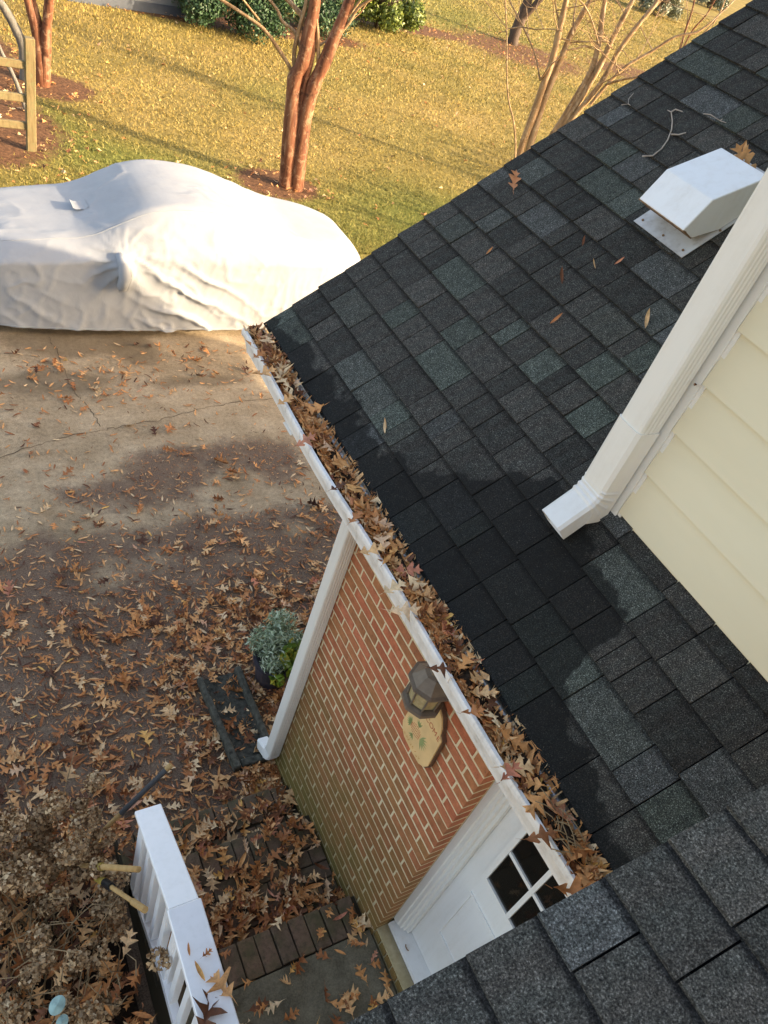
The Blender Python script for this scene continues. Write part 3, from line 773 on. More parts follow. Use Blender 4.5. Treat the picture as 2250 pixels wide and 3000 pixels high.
# ---- wall lantern
LC = Vector((1.755, 1.345, 2.325))
lan = empty('wall_lantern', LC, 'bronze octagonal lantern with amber glass on brick wall', 'lantern')
def hexring(r, z, n=8, ph=R(10)):
    r *= 1.03
    return [(LC.x + r * math.cos(ph + 2 * math.pi * i / n), LC.y + r * math.sin(ph + 2 * math.pi * i / n), LC.z + z) for i in range(n)]
def loft(rings, cap=(True, True)):
    b = MB(); n = len(rings[0]); V = [q for r in rings for q in r]; fs = []
    for i in range(len(rings) - 1):
        for j in range(n):
            a = i * n + j; c = i * n + (j + 1) % n; fs.append((a, c, c + n, a + n))
    if cap[0]: fs.append(tuple(range(n - 1, -1, -1)))
    if cap[1]: m0 = (len(rings) - 1) * n; fs.append(tuple(range(m0, m0 + n)))
    b.add(V, fs); return b
loft([hexring(.088, -.012), hexring(.094, -.008), hexring(.094, .012), hexring(.078, .018)]).build('base', M['bronze'], lan)
loft([hexring(.066, .015), hexring(.074, .13)], (False, False)).build('glass', M['lantern_glass'], lan)
r0, r1 = hexring(.072, .016), hexring(.080, .135)
for i in range(8):
    b = MB(); b.tube([r0[i], r1[i]], .0048, 6); b.build('corner_bar', M['bronze'], lan)
loft([hexring(.076, .128), hexring(.104, .134), hexring(.106, .146), hexring(.092, .152), hexring(.052, .205), hexring(.034, .213), hexring(.028, .24), hexring(.008, .255)]).build('cap', M['bronze'], lan)
b = MB(); b.tube([(LC.x, LC.y, LC.z + .22), (LC.x + .03, LC.y, LC.z + .26), (LC.x + .08, LC.y, LC.z + .25), (1.868, LC.y, LC.z + .19)], .010, 8); b.box(1.852, 1.8685, LC.y - .05, LC.y + .05, LC.z + .08, LC.z + .30); b.build('bracket', M['bronze'], lan)
b = MB(); b.tube([(LC.x, LC.y, LC.z + .018), (LC.x, LC.y, LC.z + .10)], .014, 8); b.build('candle', M['plaque'], lan)

# ---- welcome plaque
PY = 1.325
half = [(0, 1.885), (.075, 1.890), (.108, 1.915), (.127, 1.952), (.121, 2.155), (.098, 2.176), (.088, 2.215), (.060, 2.258), (.012, 2.288), (0, 2.289)]
outl = [(PY - a, z) for a, z in half] + [(PY + a, z) for a, z in reversed(half[1:-1])]
plq = empty('welcome_plaque', (1.85, PY, 1.885), 'arched tan welcome plaque with painted pineapple on brick wall', 'plaque')
b = MB(); b.prism([(PY + (y - PY) * 1.05, 2.08 + (z - 2.08) * 1.035) for y, z in outl], 'x', 1.846, 1.866); b.build('back_board', M['plaque_edge'], plq)
b = MB(); b.prism(outl, 'x', 1.838, 1.8458); b.build('face', M['plaque'], plq)
XF = 1.8374
def letter(ch, y, z, size, mat, name='letter'):
    cu = bpy.data.curves.new('letter', 'FONT'); cu.body = ch; cu.size = size; cu.align_x = 'CENTER'; cu.extrude = .0004
    cu.materials.append(mat)
    tmp = bpy.data.objects.new('tmp', cu); me = bpy.data.meshes.new_from_object(tmp); bpy.data.objects.remove(tmp); me.name = 'letter'
    if not me.materials: me.materials.append(mat)
    me.transform(Matrix(((0, 0, -1, XF), (-1, 0, 0, y), (0, 1, 0, z), (0, 0, 0, 1))))
    o = link(name, me, None, plq)
    return o
for i, ch in enumerate('WELCOME'):
    letter(ch, 1.428 - .0338 * i, 2.130 + .012 * math.cos((i - 3) / 3.2), .042, M['print_red'])
pb = MB()
for i in range(9):
    for j in range(5):
        yy = 1.395 - i * .0092; hw = .034 * math.sin(math.pi * (i + .8) / 10.2) ** .6
        zz = 2.012 + hw * (j - 2) / 2.2 + (.003 if i % 2 else 0)
        pb.add([(XF, yy + .0034, zz), (XF, yy, zz + .0048), (XF, yy - .0034, zz), (XF, yy, zz - .0048)], [(0, 1, 2, 3)])
pb.build('pineapple_print', M['print_red'], plq)
gl = MB()
def blade(y0, z0, a, L, w=.005):
    dy, dz = math.cos(a), math.sin(a)
    gl.add([(XF, y0 - dz * w * .3, z0 + dy * w * .3), (XF, y0 + dy * L * .5 - dz * w, z0 + dz * L * .5 + dy * w), (XF, y0 + dy * L, z0 + dz * L), (XF, y0 + dy * L * .5 + dz * w, z0 + dz * L * .5 - dy * w)], [(0, 1, 2, 3)])
for a in range(-60, 61, 20): blade(1.312, 2.012, R(180 + a), .062)
for a in range(-70, 71, 20): blade(1.398, 2.012, R(a), .040)
for a in (50, 70, 90, 110): blade(1.35, 2.05, R(a), .045)
for a in (-50, -70, -90, -110): blade(1.36, 1.975, R(a), .040)
gl.build('leaf_print', M['print_green'], plq)
sc_ = MB(); q = random.Random(3)
for i in range(9):
    yy = 1.425 - i * .0205
    for _ in range(3):
        a = q.uniform(0, 3.14); cy_, cz_ = yy + q.uniform(-.005, .005), 1.912 + q.uniform(-.008, .008)
        dy, dz = math.cos(a) * .006, math.sin(a) * .008
        sc_.add([(XF, cy_ - dy - .0013, cz_ - dz), (XF, cy_ + dy - .0013, cz_ + dz), (XF, cy_ + dy + .0013, cz_ + dz), (XF, cy_ - dy + .0013, cz_ - dz)], [(0, 1, 2, 3)])
sc_.build('faded_print', M['print_orange'], plq)

# ---- brick steps and landing
steps = empty('brick_steps', (1.2, 1.5, 0), 'worn brick steps with a concrete landing beside the brick wall', 'steps')
sc2 = MB(); sc2.box(.72, 1.868, -1.2, 2.095, .01, .118); sc2.box(.72, 1.868, -1.2, 1.795, .119, .268); sc2.box(.72, 1.868, -1.2, 1.185, .269, .440)
core_s = sc2.build('step_core', M['joint'], steps)
ld = MB(); ld.box(.72, 1.866, -1.2, .978, .4405, .462); ld.build('landing_slab', M['landing'], steps)
pv = brick_mesh('brick', .092, .195, .030); pv.materials.append(M['paver'])
def row_bricks(y_far, depth, ztop, x0=.735, x1=1.86, pitch=.101):
    x = x0
    while x < x1 - .05:
        o = bpy.data.objects.new('brick', pv); col.objects.link(o); o.parent = steps
        o.matrix_parent_inverse = Matrix.Translation(-steps.location)
        o.location = (x + br.uniform(-.002, .002), y_far - depth + br.uniform(-.004, .004), ztop - .03 + br.uniform(-.003, .003))
        o.scale = (min(1, (x1 - x) / .092), depth / .195, 1); o.rotation_euler = (br.uniform(-.012, .012), br.uniform(-.012, .012), br.uniform(-.01, .01))
        x += pitch
row_bricks(2.10, .195, .132); row_bricks(1.80, .200, .283); row_bricks(1.192, .203, .462)
# flat running bricks behind each nosing
pv2 = brick_mesh('brick', .20, .095, .026); pv2.materials.append(M['paver'])
def fill(y_hi, y_lo, ztop):
    y = y_hi; r = 0
    while y > y_lo:
        x = .735 - (.1 if r % 2 else 0)
        while x < 1.85:
            xs_ = max(x, .735); w = min(x + .2, 1.862) - xs_
            if w > .04:
                o = bpy.data.objects.new('brick', pv2); col.objects.link(o); o.parent = steps
                o.matrix_parent_inverse = Matrix.Translation(-steps.location)
                o.location = (xs_, y - .095, ztop - .026 + br.uniform(-.003, .003)); o.scale = (w / .2, 1, 1); o.rotation_euler = (br.uniform(-.01, .01), br.uniform(-.01, .01), 0)
            x += .208
        y -= .104; r += 1
fill(1.892, 1.80, .128); fill(1.588, 1.20, .279)

# ---- white railing along the steps
rail = empty('stair_railing', (.73, 1.3, .13), 'white vinyl stair railing with broad flat cap beside brick steps', 'railing')
def bar(mb, p0, p1, hx, hz):
    (x0, y0, z0), (x1, y1, z1) = p0, p1
    mb.hexa([(x0 - hx, y0, z0 - hz), (x0 + hx, y0, z0 - hz), (x1 + hx, y1, z1 - hz), (x1 - hx, y1, z1 - hz), (x0 - hx, y0, z0 + hz), (x0 + hx, y0, z0 + hz), (x1 + hx, y1, z1 + hz), (x1 - hx, y1, z1 + hz)])
RZ0, RY0, RY1, RZ1 = 1.470, 1.155, 1.780, 1.120
capm = MB(); bar(capm, (.728, -1.2, RZ0), (.728, RY0 - .001, RZ0), .074, .018); capm.build('rail_cap', M['vinyl'], rail, bevel=.004)
capm = MB(); bar(capm, (.728, RY0, RZ0 - .003), (.762, RY1, RZ1), .066, .017); capm.build('rail_cap', M['vinyl'], rail, bevel=.004)
brm = MB(); bar(brm, (.728, -1.2, .57), (.728, RY0, .57), .022, .03); brm.build('bottom_rail', M['vinyl'], rail)
brm = MB(); bar(brm, (.728, RY0, .57), (.75, RY1 - .04, .22), .022, .03); brm.build('bottom_rail', M['vinyl'], rail)
trm = MB(); bar(trm, (.728, -1.2, 1.425), (.728, RY0, 1.425), .024, .026); bar(trm, (.728, RY0, 1.425), (.757, RY1 - .02, 1.075), .024, .026); trm.build('top_rail', M['vinyl'], rail)
yb_ = -1.1
while yb_ < RY1 - .12:
    if yb_ <= RY0: zb, zt = .60, 1.40; xb = .728
    else:
        t = (yb_ - RY0) / (RY1 - RY0); zb = .60 - .35 * t; zt = 1.40 - .35 * t; xb = .728 + .03 * t
    b = MB(); b.box(xb - .019, xb + .019, yb_ - .019, yb_ + .019, zb, zt); b.build('baluster', M['vinyl'], rail)
    yb_ += .118
for py, pz, zt in ((RY1 - .06, .13, 1.10), (RY0 - .02, .46, 1.44)):
    b = MB(); b.box(.72, .79, py - .035, py + .035, pz, zt); b.build('post', M['vinyl'], rail)

# ---- leaves: one lobed outline, several curls
def oak_leaf(seed, curl, fold, cut=1.0, roll=0.0):
    q = random.Random(seed)
    ts = [.0, .10, .20, .25, .33, .42, .50, .56, .64, .70, .79, .85, 1.0]
    ws = [.008, .035, .26, .22, .06, .09, .40, .33, .07, .09, .27, .08, .0]
    V = []; Fs = []; k = q.uniform(.8, 1.15)
    for i, (t, w) in enumerate(zip(ts, ws)):
        if t > cut and cut < 1: t, w = cut + q.uniform(-.02, .03), w * .6      # torn tip
        wl, wr = w * k * q.uniform(.65, 1.25), w * k * q.uniform(.65, 1.25)
        lean = .10 if w > .15 else 0
        zc = curl * (t - .45) ** 2 + .03 * math.sin(t * 9 + seed)
        for sgn, ww in ((0, 0), (1, wl), (-1, wr)):
            a = roll * ww * 2.2
            yy = (math.sin(a) / (roll * 2.2) if roll else ww) * sgn
            zz = zc + ((1 - math.cos(a)) / (roll * 2.2) if roll else 0) + fold * ww - (fold * .1 if not sgn else 0)
            V.append((t - .5 + (lean * q.uniform(.5, 1.4) if sgn else 0), yy, zz + (q.uniform(-.035, .035) if sgn else 0)))
        if i:
            a = 3 * (i - 1); b = 3 * i
            Fs += [(a, b, b + 1), (a, b + 1, a + 1), (a, a + 2, b + 2), (a, b + 2, b)]
    n0 = len(V); V += [(-.5, .012, 0), (-.5, -.012, 0), (-.78, q.uniform(-.06, .06), .06 + curl * .2)]
    Fs += [(n0, n0 + 2, n0 + 1)]
    return np.array(V), np.array(Fs)
def narrow_leaf(seed, curl):
    q = random.Random(seed)
    V = []; Fs = []
    for i, (t, w) in enumerate(((0, .004), (.2, .075), (.5, .105), (.8, .07), (1.0, 0))):
        zc = curl * (t - .5) ** 2
        V += [(t - .5, 0, zc - .02), (t - .5, w, zc + .03), (t - .5, -w, zc + .03)]
        if i:
            a = 3 * (i - 1); b = 3 * i
            Fs += [(a, b, b + 1), (a, b + 1, a + 1), (a, a + 2, b + 2), (a, b + 2, b)]
    return np.array(V), np.array(Fs)
OAK = [oak_leaf(s, c, f) for s, c, f in ((1, .35, .25), (2, -.25, .2), (3, .75, .55), (4, .15, -.3), (5, -.5, .35), (6, .5, -.15), (7, .9, .8), (8, .1, .1))] + [oak_leaf(*a) for a in ((9, .3, .1, .62), (10, -.2, .2, .75), (11, .5, .0, 1.0, 3.2), (12, .2, .1, 1.0, 2.2), (13, .6, -.2, .5), (14, -.4, .5), (15, .25, .9), (16, .8, .2, 1.0, 2.6))]
NAR = [narrow_leaf(s, c) for s, c in ((1, .2), (2, .6), (3, -.3))]
def rotm(yaw, pitch, roll):
    cy, sy = np.cos(yaw), np.sin(yaw); cp_, sp_ = np.cos(pitch), np.sin(pitch); cr_, sr_ = np.cos(roll), np.sin(roll)
    z = np.zeros_like(yaw); o = np.ones_like(yaw)
    Rz = np.stack([np.stack([cy, -sy, z], -1), np.stack([sy, cy, z], -1), np.stack([z, z, o], -1)], -2)
    Ry = np.stack([np.stack([cp_, z, sp_], -1), np.stack([z, o, z], -1), np.stack([-sp_, z, cp_], -1)], -2)
    Rx = np.stack([np.stack([o, z, z], -1), np.stack([z, cr_, -sr_], -1), np.stack([z, sr_, cr_], -1)], -2)
    return Rz @ Ry @ Rx
def scatter(name, protos, P, S, tilt, mat, parent=None, rnd=None, clip=None):
    """all the leaves of one litter as a single mesh"""
    n = len(P); P = np.asarray(P); S = np.asarray(S)
    yaw = rng.uniform(0, 2 * np.pi, n); pit = rng.normal(0, tilt, n); rol = rng.normal(0, tilt, n)
    RR = rotm(yaw, pit, rol); kind = rng.integers(0, len(protos), n)
    if rnd is None: rnd = rng.uniform(0, 1, n)
    Vs, Fs_, A = [], [], []; base = 0
    for k, (pv_, pf) in enumerate(protos):
        ii = np.where(kind == k)[0]
        if not len(ii): continue
        v = np.einsum('nij,vj->nvi', RR[ii], pv_) * S[ii][:, None, None] + P[ii][:, None, :]
        f = pf[None] + (np.arange(len(ii)) * len(pv_))[:, None, None] + base
        Vs.append(v.reshape(-1, 3)); Fs_.append(f.reshape(-1, 3)); A.append(np.repeat(rnd[ii], len(pv_))); base += len(ii) * len(pv_)
    VV = np.concatenate(Vs)
    if clip: VV = clip(VV)
    me = mesh_np(name, VV, np.concatenate(Fs_), {'rnd': np.concatenate(A)})
    return link(name, me, mat, parent)
def ground_h(x, y):
    if x < -1.6: return .004
    """height of whatever lies underfoot"""
    if .72 < x < 1.866 and y < 2.095:
        return .464 if y < 1.19 else .285 if y < 1.795 else .135
    if x < .66 and y < 2.25: return .11
    return .004
oak_me = []
for i, (v, f) in enumerate(OAK):
    me = mesh_np('oak_leaf', v, f); me.materials.append(M['leaf']); oak_me.append(me)
nar_me = []
for i, (v, f) in enumerate(NAR):
    me = mesh_np('willow_oak_leaf', v, f); me.materials.append(M['leaf']); nar_me.append(me)
def one_leaf(p, s, label, group, yaw=None, tilt=.22, me=None, name='oak_leaf', rot=None):
    o = bpy.data.objects.new(name, me or random.choice(oak_me)); col.objects.link(o)
    o.location = p; o.scale = (s, s, s)
    o.rotation_euler = rot or (random.gauss(0, tilt), random.gauss(0, tilt), random.uniform(0, 6.283) if yaw is None else yaw)
    return tag(o, label, 'leaf', group)
def patchy(x, y):
    return .15 + 1.35 * (.5 + .5 * math.sin(3.1 * x + 1.7 * math.sin(2.3 * y)) * math.sin(2.7 * y + 1.9 * math.sin(1.9 * x + .7))) ** 1.3
# density of leaves over the drive, by distance from the house
def dens(x, y):
    if y > 7.4: return .10
    if y > 6.6: return .22 if 1.0 < x < 3 else .10
    if y > 5.4: return .06
    if y > 4.7: return .16
    if y > 4.1: return .30
    if y > 3.4: return .55
    return .85
pts = []
while len(pts) < 800:
    y = rng.uniform(1.95, 7.6); x = rng.uniform(-.5, 1.0) * (2.6 + .25 * y)
    if x > 1.85 and y < 2.45: continue
    if x > 6: continue
    if 1.55 < x < 1.9 and 2.3 < y < 3.1 and rng.uniform() < .6: continue
    if rng.uniform() < dens(x, y) * patchy(x, y): pts.append((x, y))
pts = np.array(pts)
order = np.argsort(pts[:, 1])
order = np.r_[order[pts[order, 0] > .05], order[pts[order, 0] <= .05]]
ind = order[:175]                          # nearest in view: individual things
for i in ind:
    x, y = pts[i]
    one_leaf((x, y, ground_h(x, y) + random.uniform(.012, .03)), random.triangular(.07, .17, .12), 'brown lobed oak leaf fallen on the leaf-strewn driveway', 'fallen oak leaves on the driveway')
rest = pts[order[175:]]
P_ = np.c_[rest, np.array([ground_h(x, y) for x, y in rest]) + rng.uniform(.010, .03, len(rest))]
o = scatter('driveway_leaf_litter', OAK, P_, rng.triangular(.06, .115, .165, len(rest)), .26, M['leaf_stuff'], rnd=np.clip(rng.normal(.42, .25, len(rest)), 0, 1)); tag(o, 'brown oak leaves scattered over the farther driveway', kind='stuff')
# narrow leaves and crumbs
pts = []
while len(pts) < 6400:
    y = rng.uniform(1.9, 7.6); x = rng.uniform(-.45, 1) * (2.6 + .25 * y)
    if x > 1.85 and y < 2.45: continue
    if rng.uniform() < dens(x, y) ** .8: pts.append((x, y))
pts = np.array(pts)
P_ = np.c_[pts, np.array([ground_h(x, y) for x, y in pts]) + rng.uniform(.004, .014, len(pts))]
o = scatter('small_leaf_litter', NAR, P_, rng.uniform(.03, .095, len(pts)), .16, M['leaf_stuff'], rnd=np.clip(rng.normal(.36, .27, len(pts)), 0, 1)); tag(o, 'small narrow brown leaves littering the driveway', kind='stuff')
pts = []
while len(pts) < 9000:
    y = rng.uniform(1.9, 6.0); x = rng.uniform(0, 1) * (2.6 + .25 * y)
    if x > 1.85 and y < 2.45: continue
    i_ = min(405, max(0, int((x + 6) / 12.15 * 405))); j_ = min(467, max(0, int((y + 4) / 14 * 467)))
    if rng.uniform() < dirt[i_, j_] + .03: pts.append((x, y))
pts = np.array(pts)
P_ = np.c_[pts, np.array([ground_h(x, y) for x, y in pts]) + .004]
o = scatter('leaf_crumbs', NAR[:1], P_, rng.uniform(.012, .034, len(pts)), .2, M['leaf_stuff'], rnd=np.clip(rng.normal(.3, .25, len(pts)), 0, 1)); tag(o, 'broken leaf crumbs in the driveway leaf mould', kind='stuff')
# steps and landing leaves
spots = []
for i in range(420):
    y = rng.choice([rng.uniform(1.60, 2.0), rng.uniform(1.19, 1.62), rng.uniform(.55, 1.19), rng.uniform(1.22, 1.5)], p=[.28, .34, .20, .18]); x = rng.uniform(.80, 1.84)
    if y < 1.19 and x < 1.55 and rng.uniform() < .55: continue
    spots.append((x, y))
spots = np.array(spots)
for i in range(48):
    x, y = spots[i]
    one_leaf((x, y, ground_h(x, y) + random.uniform(.012, .03)), random.uniform(.09, .15), 'dry lobed oak leaf lying on the brick steps', 'oak leaves on the brick steps', tilt=.28)
P_ = np.c_[spots[48:], np.array([ground_h(x, y) for x, y in spots[48:]]) + rng.uniform(.008, .035, len(spots) - 48)]
o = scatter('step_leaf_litter', OAK + NAR, P_, rng.uniform(.06, .13, len(P_)), .3, M['leaf_stuff']); tag(o, 'brown leaf litter drifted on the brick steps', kind='stuff')
# leaf drift along the wall foot
n = 420
P_ = np.c_[rng.uniform(1.60, 1.98, n), rng.uniform(1.98, 2.35, n), rng.uniform(.01, .07, n)]
o = scatter('corner_leaf_litter', OAK + NAR, P_, rng.uniform(.05, .12, n), .35, M['leaf_stuff']); tag(o, 'reddish leaf drift at the foot of the downspout', kind='stuff')
n = 700
P_ = np.c_[rng.uniform(1.3, 3.0, n), rng.uniform(2.45, 3.9, n), rng.uniform(.008, .045, n)]
o = scatter('bed_leaf_litter', OAK + NAR, P_, rng.uniform(.05, .125, n), .3, M['leaf_stuff']); tag(o, 'tan leaf litter around the potted plant', kind='stuff')

# ---- gutter leaves: packed litter and single leaves on top
mound = MB(); V = []; Fs = []
yy = np.linspace(.05, YE - .03, 120)
for y in yy:
    for j in range(7):
        f = j / 6; x = 1.312 + .098 * f
        V.append((x, y, 3.215 + .035 * math.sin(math.pi * f) + random.uniform(-.008, .010) + gut_sag(y) * (1 - f)))
for i in range(119):
    for j in range(6): a = i * 7 + j; Fs.append((a, a + 1, a + 8, a + 7))
n = 1300
yv = rng.uniform(.06, YE - .02, n); f = rng.uniform(0, 1, n)
P_ = np.c_[1.318 + .068 * f, yv, 3.220 + .012 * np.sin(np.pi * f) + rng.uniform(-.004, .018, n) + .012 * np.sin(yv * 9) * np.sin(yv * 4.3)]
S_ = rng.triangular(.04, .07, .115, n)
def in_gutter(V):
    """keep leaves behind the lip and on top of the eave shingles"""
    low = (V[:, 0] < 1.311) & (V[:, 2] < 3.252)
    V[low, 0] = 1.311 + (1.311 - V[low, 0]) * .15
    rz = ZE + (V[:, 0] - XE) * PITCH + .014
    far = V[:, 0] > 1.412; V[far, 0] = 1.412 + (V[far, 0] - 1.412) * .22
    rz = ZE + (V[:, 0] - XE) * PITCH + .014
    up = (V[:, 0] > 1.408) & (V[:, 2] < rz); V[up, 2] = rz[up]
    return V
o1 = scatter('gutter_leaf_litter', NAR + OAK, P_, S_, .20, M['leaf_stuff'], rnd=np.clip(rng.normal(.47, .24, n), 0, 1), clip=in_gutter); tag(o1, 'brown leaves packing the white gutter', kind='stuff')
mb_ = mound; mb_.add(V, Fs); md = mb_.build('gutter_humus', M['soil']); tag(md, 'dark leaf mould filling the gutter', kind='stuff')
lg = 'loose lobed leaf on top of the clogged gutter'
for i in range(44):
    y = .12 + (YE - .25) * (i + random.uniform(0, .9)) / 44
    one_leaf((1.318 + random.uniform(0, .055), y, 3.258 + random.uniform(0, .014)), random.uniform(.075, .12), lg, 'oak leaves lying on the clogged gutter', tilt=.22)
# leaves hanging over the lip
for y, x, s in ((1.46, 1.270, .12), (1.20, 1.262, .13), (1.29, 1.270, .12), (.965, 1.268, .10), (2.05, 1.265, .12), (2.49, 1.262, .13), (.42, 1.272, .12), (.27, 1.266, .13), (2.62, 1.285, .09), (2.30, 1.282, .10), (1.78, 1.285, .09), (1.62, 1.283, .10), (.80, 1.284, .09), (.60, 1.285, .10)):
    one_leaf((x, y, 3.272), s * .85, 'tan lobed leaf hanging over the outer lip of the gutter', 'leaves hanging over the gutter lip', rot=(random.gauss(0, .2), random.uniform(-.35, -.05), random.gauss(0, .35)), me=oak_me[random.choice((0, 3, 7))])
# bundle of stalks in the gutter
sb_ = MB(); q = random.Random(9)
for i in range(20):
    y0 = q.uniform(.33, .47); x0 = q.uniform(1.30, 1.375)
    a = q.gauss(.35, .45); L = q.uniform(.035, .08)
    p0 = Vector((x0, y0, 3.275 + q.uniform(-.01, .03))); d = Vector((-math.sin(a), math.cos(a), q.uniform(-.15, .15)))
    sb_.tube([p0, p0 + d * L * .5 + Vector((0, 0, .006)), p0 + d * L], .0016, 5)
tag(sb_.build('dead_stalk_bundle', M['dead_stem']), 'bundle of dry brown stalks caught in the gutter above the door', 'twigs')

# ---- leaves and twigs on the roof
def on_roof(u, v, n=.02):
    r = ray(u, v); pl = np.array(roof_pt(0, 0, n)); nn = np.array((-SP, 0, CP))
    t = ((pl - (0, 0, CAMZ)) @ nn) / (r @ nn); return r * t + (0, 0, CAMZ)
for (u, v, s, kind, lab) in ((1508, 527, .105, 'o', 'pale tan oak leaf lying on shingles by the roof edge'),):
    one_leaf(on_roof(u, v, .03), s, lab, None, rot=(.1, -TH, 1.1), me=oak_me[7])
rl = 'small orange narrow leaf lying on the dark shingles'
for (u, v, s, yw) in ((1434, 735, .045, .4), (1709, 706, .05, 1.0), (1815, 765, .05, .1), (1645, 806, .075, 1.3), (1740, 772, .04, 1.6), (1630, 934, .065, .2), (1895, 933, .08, 1.0), (1128, 1240, .045, 1.5), (1126, 1252, .05, 1.4)):
    one_leaf(on_roof(u, v, .022), s, rl, 'small leaves on the shingles', rot=(0, -TH, yw), me=nar_me[0], name='willow_oak_leaf')
one_leaf(on_roof(2185, 470, .05), .13, 'rust brown oak leaf wedged behind the white roof vent', None, rot=(.5, -TH, 2.2), me=oak_me[2])
one_leaf(on_roof(2170, 462, .06), .12, 'pale leaf standing up behind the white roof vent', None, rot=(1.1, -TH, 2.8), me=oak_me[0])
def twig(name, px, rad, label):
    b = MB()
    for line in px:
        P3 = [on_roof(1400 + x * .5124, y * .5124, .018) for x, y in line]
        b.tube(P3, [rad * (1 - .5 * i / len(P3)) for i in range(len(P3))], 6)
    return tag(b.build(name, M['pale_twig']), label, 'twig')
twig('twig', [[(940, 893), (1000, 890), (1050, 850), (1085, 800), (1108, 740), (1112, 690), (1105, 640), (1085, 630)], [(1105, 640), (1130, 625), (1170, 638)], [(1105, 768), (1150, 770), (1190, 758)]], .0035, 'curved grey forked twig on the shingles above the vent')
twig('twig', [[(1290, 650), (1330, 655), (1385, 690), (1420, 702)], [(1385, 690), (1398, 680)]], .0022, 'short pale twig near the top of the shingle slope')
twig('twig', [[(820, 600), (860, 595), (862, 565), (890, 532)], [(860, 595), (872, 602)]], .0022, 'thin brown twig at the shingle roof edge')

# leaves on the rail cap
for (u, v, s, lab, yw, me) in ((553, 2782, .055, 'small red leaf on the white rail cap', 1.4, nar_me[1]), (606, 2793, .05, 'curled brown leaf on the white rail cap', .3, oak_me[6]), (585, 2845, .09, 'thin orange leaf on the white rail cap', 1.75, nar_me[0]), (648, 2885, .14, 'orange brown lobed leaf on the rail cap edge', 2.0, oak_me[1]), (610, 2965, .17, 'torn red brown leaf with a dark stem on the rail cap', .9, oak_me[4])):
    p = at_z(u, v, RZ0 + .03); one_leaf((p[0], p[1], RZ0 + .028), s, lab, None, rot=(.05, .05, yw), me=me)
# leaf stuck behind the corner downspout
one_leaf((1.868, 1.128, 4.17), .04, 'small rust leaf tucked beside the cream siding downspout', None, rot=(1.2, .3, .4), me=nar_me[1], name='willow_oak_leaf')

# ---- splash block
spb = empty('splash_block', (1.73, 2.35, 0), 'mossy dark concrete splash block under the white downspout elbow', 'splash block')
b = MB(); b.box(1.585, 1.895, 2.34, 3.12, .006, .03); b.build('tray', M['splash'], spb)
def lip(x0, x1, x2, x3, y0, y1, h):
    b = MB(); b.hexa([(x0, y0, .031), (x1, y0, .031), (x3, y1, .031), (x2, y1, .031), (x0 + .008, y0, h), (x1 - .008, y0, h), (x3 - .008, y1, h * .8), (x2 + .008, y1, h * .8)]); return b
lip(1.575, 1.635, 1.545, 1.600, 2.335, 3.12, .10).build('side_wall', M['splash'], spb, bevel=.008)
lip(1.845, 1.900, 1.845, 1.905, 2.335, 3.14, .10).build('side_wall', M['splash'], spb, bevel=.008)
b = MB(); b.box(1.636, 1.844, 2.335, 2.39, .031, .09); b.build('end_wall', M['splash'], spb, bevel=.006)
for x, y in ((1.72, 2.62), (1.70, 2.80), (1.76, 2.55), (1.73, 2.96), (1.68, 2.70)):
    one_leaf((x, y, .055), random.uniform(.10, .15), 'tan oak leaf lying in the splash block trough', 'leaves in the splash block')

# ---- pot with dusty miller and pansies
pot = empty('flower_pot', (2.12, 3.02, 0), 'dark plastic pot of silvery dusty miller and green pansies by the downspout', 'potted plant')
pc = Vector((2.12, 3.02, 0))
def ring(r, z, n=24): return [(pc.x + r * math.cos(2 * math.pi * i / n), pc.y + r * math.sin(2 * math.pi * i / n), z) for i in range(n)]
loft([ring(.125, .006), ring(.165, .24), ring(.185, .245), ring(.185, .285), ring(.165, .285), ring(.155, .26)]).build('pot', M['pot'], pot, smooth=False)
def leaf_cloud(name, centers, radii, n, size, mat, parent=None, aspect=.35, droop=0.0, rough=.35, shell=.55):
    C = np.array(centers, float); Rr = np.array(radii, float)
    w = (Rr ** 2).prod(1) ** .5 if Rr.ndim == 2 else Rr ** 2
    if Rr.ndim == 1: Rr = np.repeat(Rr[:, None], 3, 1)
    kk = rng.choice(len(C), n, p=w / w.sum())
    d = rng.normal(size=(n, 3)); d /= np.linalg.norm(d, axis=1)[:, None]
    r = shell + (1 - shell) * rng.uniform(0, 1, n) ** .6 + rng.normal(0, rough * .2, n)
    Pp = C[kk] + d * Rr[kk] * r[:, None]
    nrm = d + rng.normal(0, .7, (n, 3)); nrm /= np.linalg.norm(nrm, axis=1)[:, None]
    t = np.cross(nrm, rng.normal(size=(n, 3))); t /= np.linalg.norm(t, axis=1)[:, None]
    b = np.cross(nrm, t); s = size * rng.uniform(.6, 1.3, n)[:, None]
    V = np.stack([Pp - t * s * .5, Pp + b * s * aspect * .5 + nrm * s * .08, Pp + t * s * .5, Pp - b * s * aspect * .5 + nrm * s * .08], 1).reshape(-1, 3)
    Fq = np.arange(n * 4).reshape(n, 4)
    V[:, 2] = np.maximum(V[:, 2], .02)
    me = mesh_np(name, V, Fq, {'rnd': np.repeat(rng.uniform(0, 1, n), 4)})
    return link(name, me, mat, parent)
leaf_cloud('dusty_miller', [(2.02, 3.13, .36), (2.20, 3.22, .40), (2.06, 2.95, .33), (2.24, 3.05, .36), (2.1, 3.08, .40)], [.115, .12, .11, .11, .11], 2600, .05, M['dusty'], pot, .22, shell=.35)
leaf_cloud('pansy_leaves', [(2.20, 2.98, .37), (2.13, 2.94, .34), (2.05, 2.84, .26), (2.2, 2.83, .30)], [.085, .075, .06, .07], 190, .085, M['pansy'], pot, .8, shell=.4)

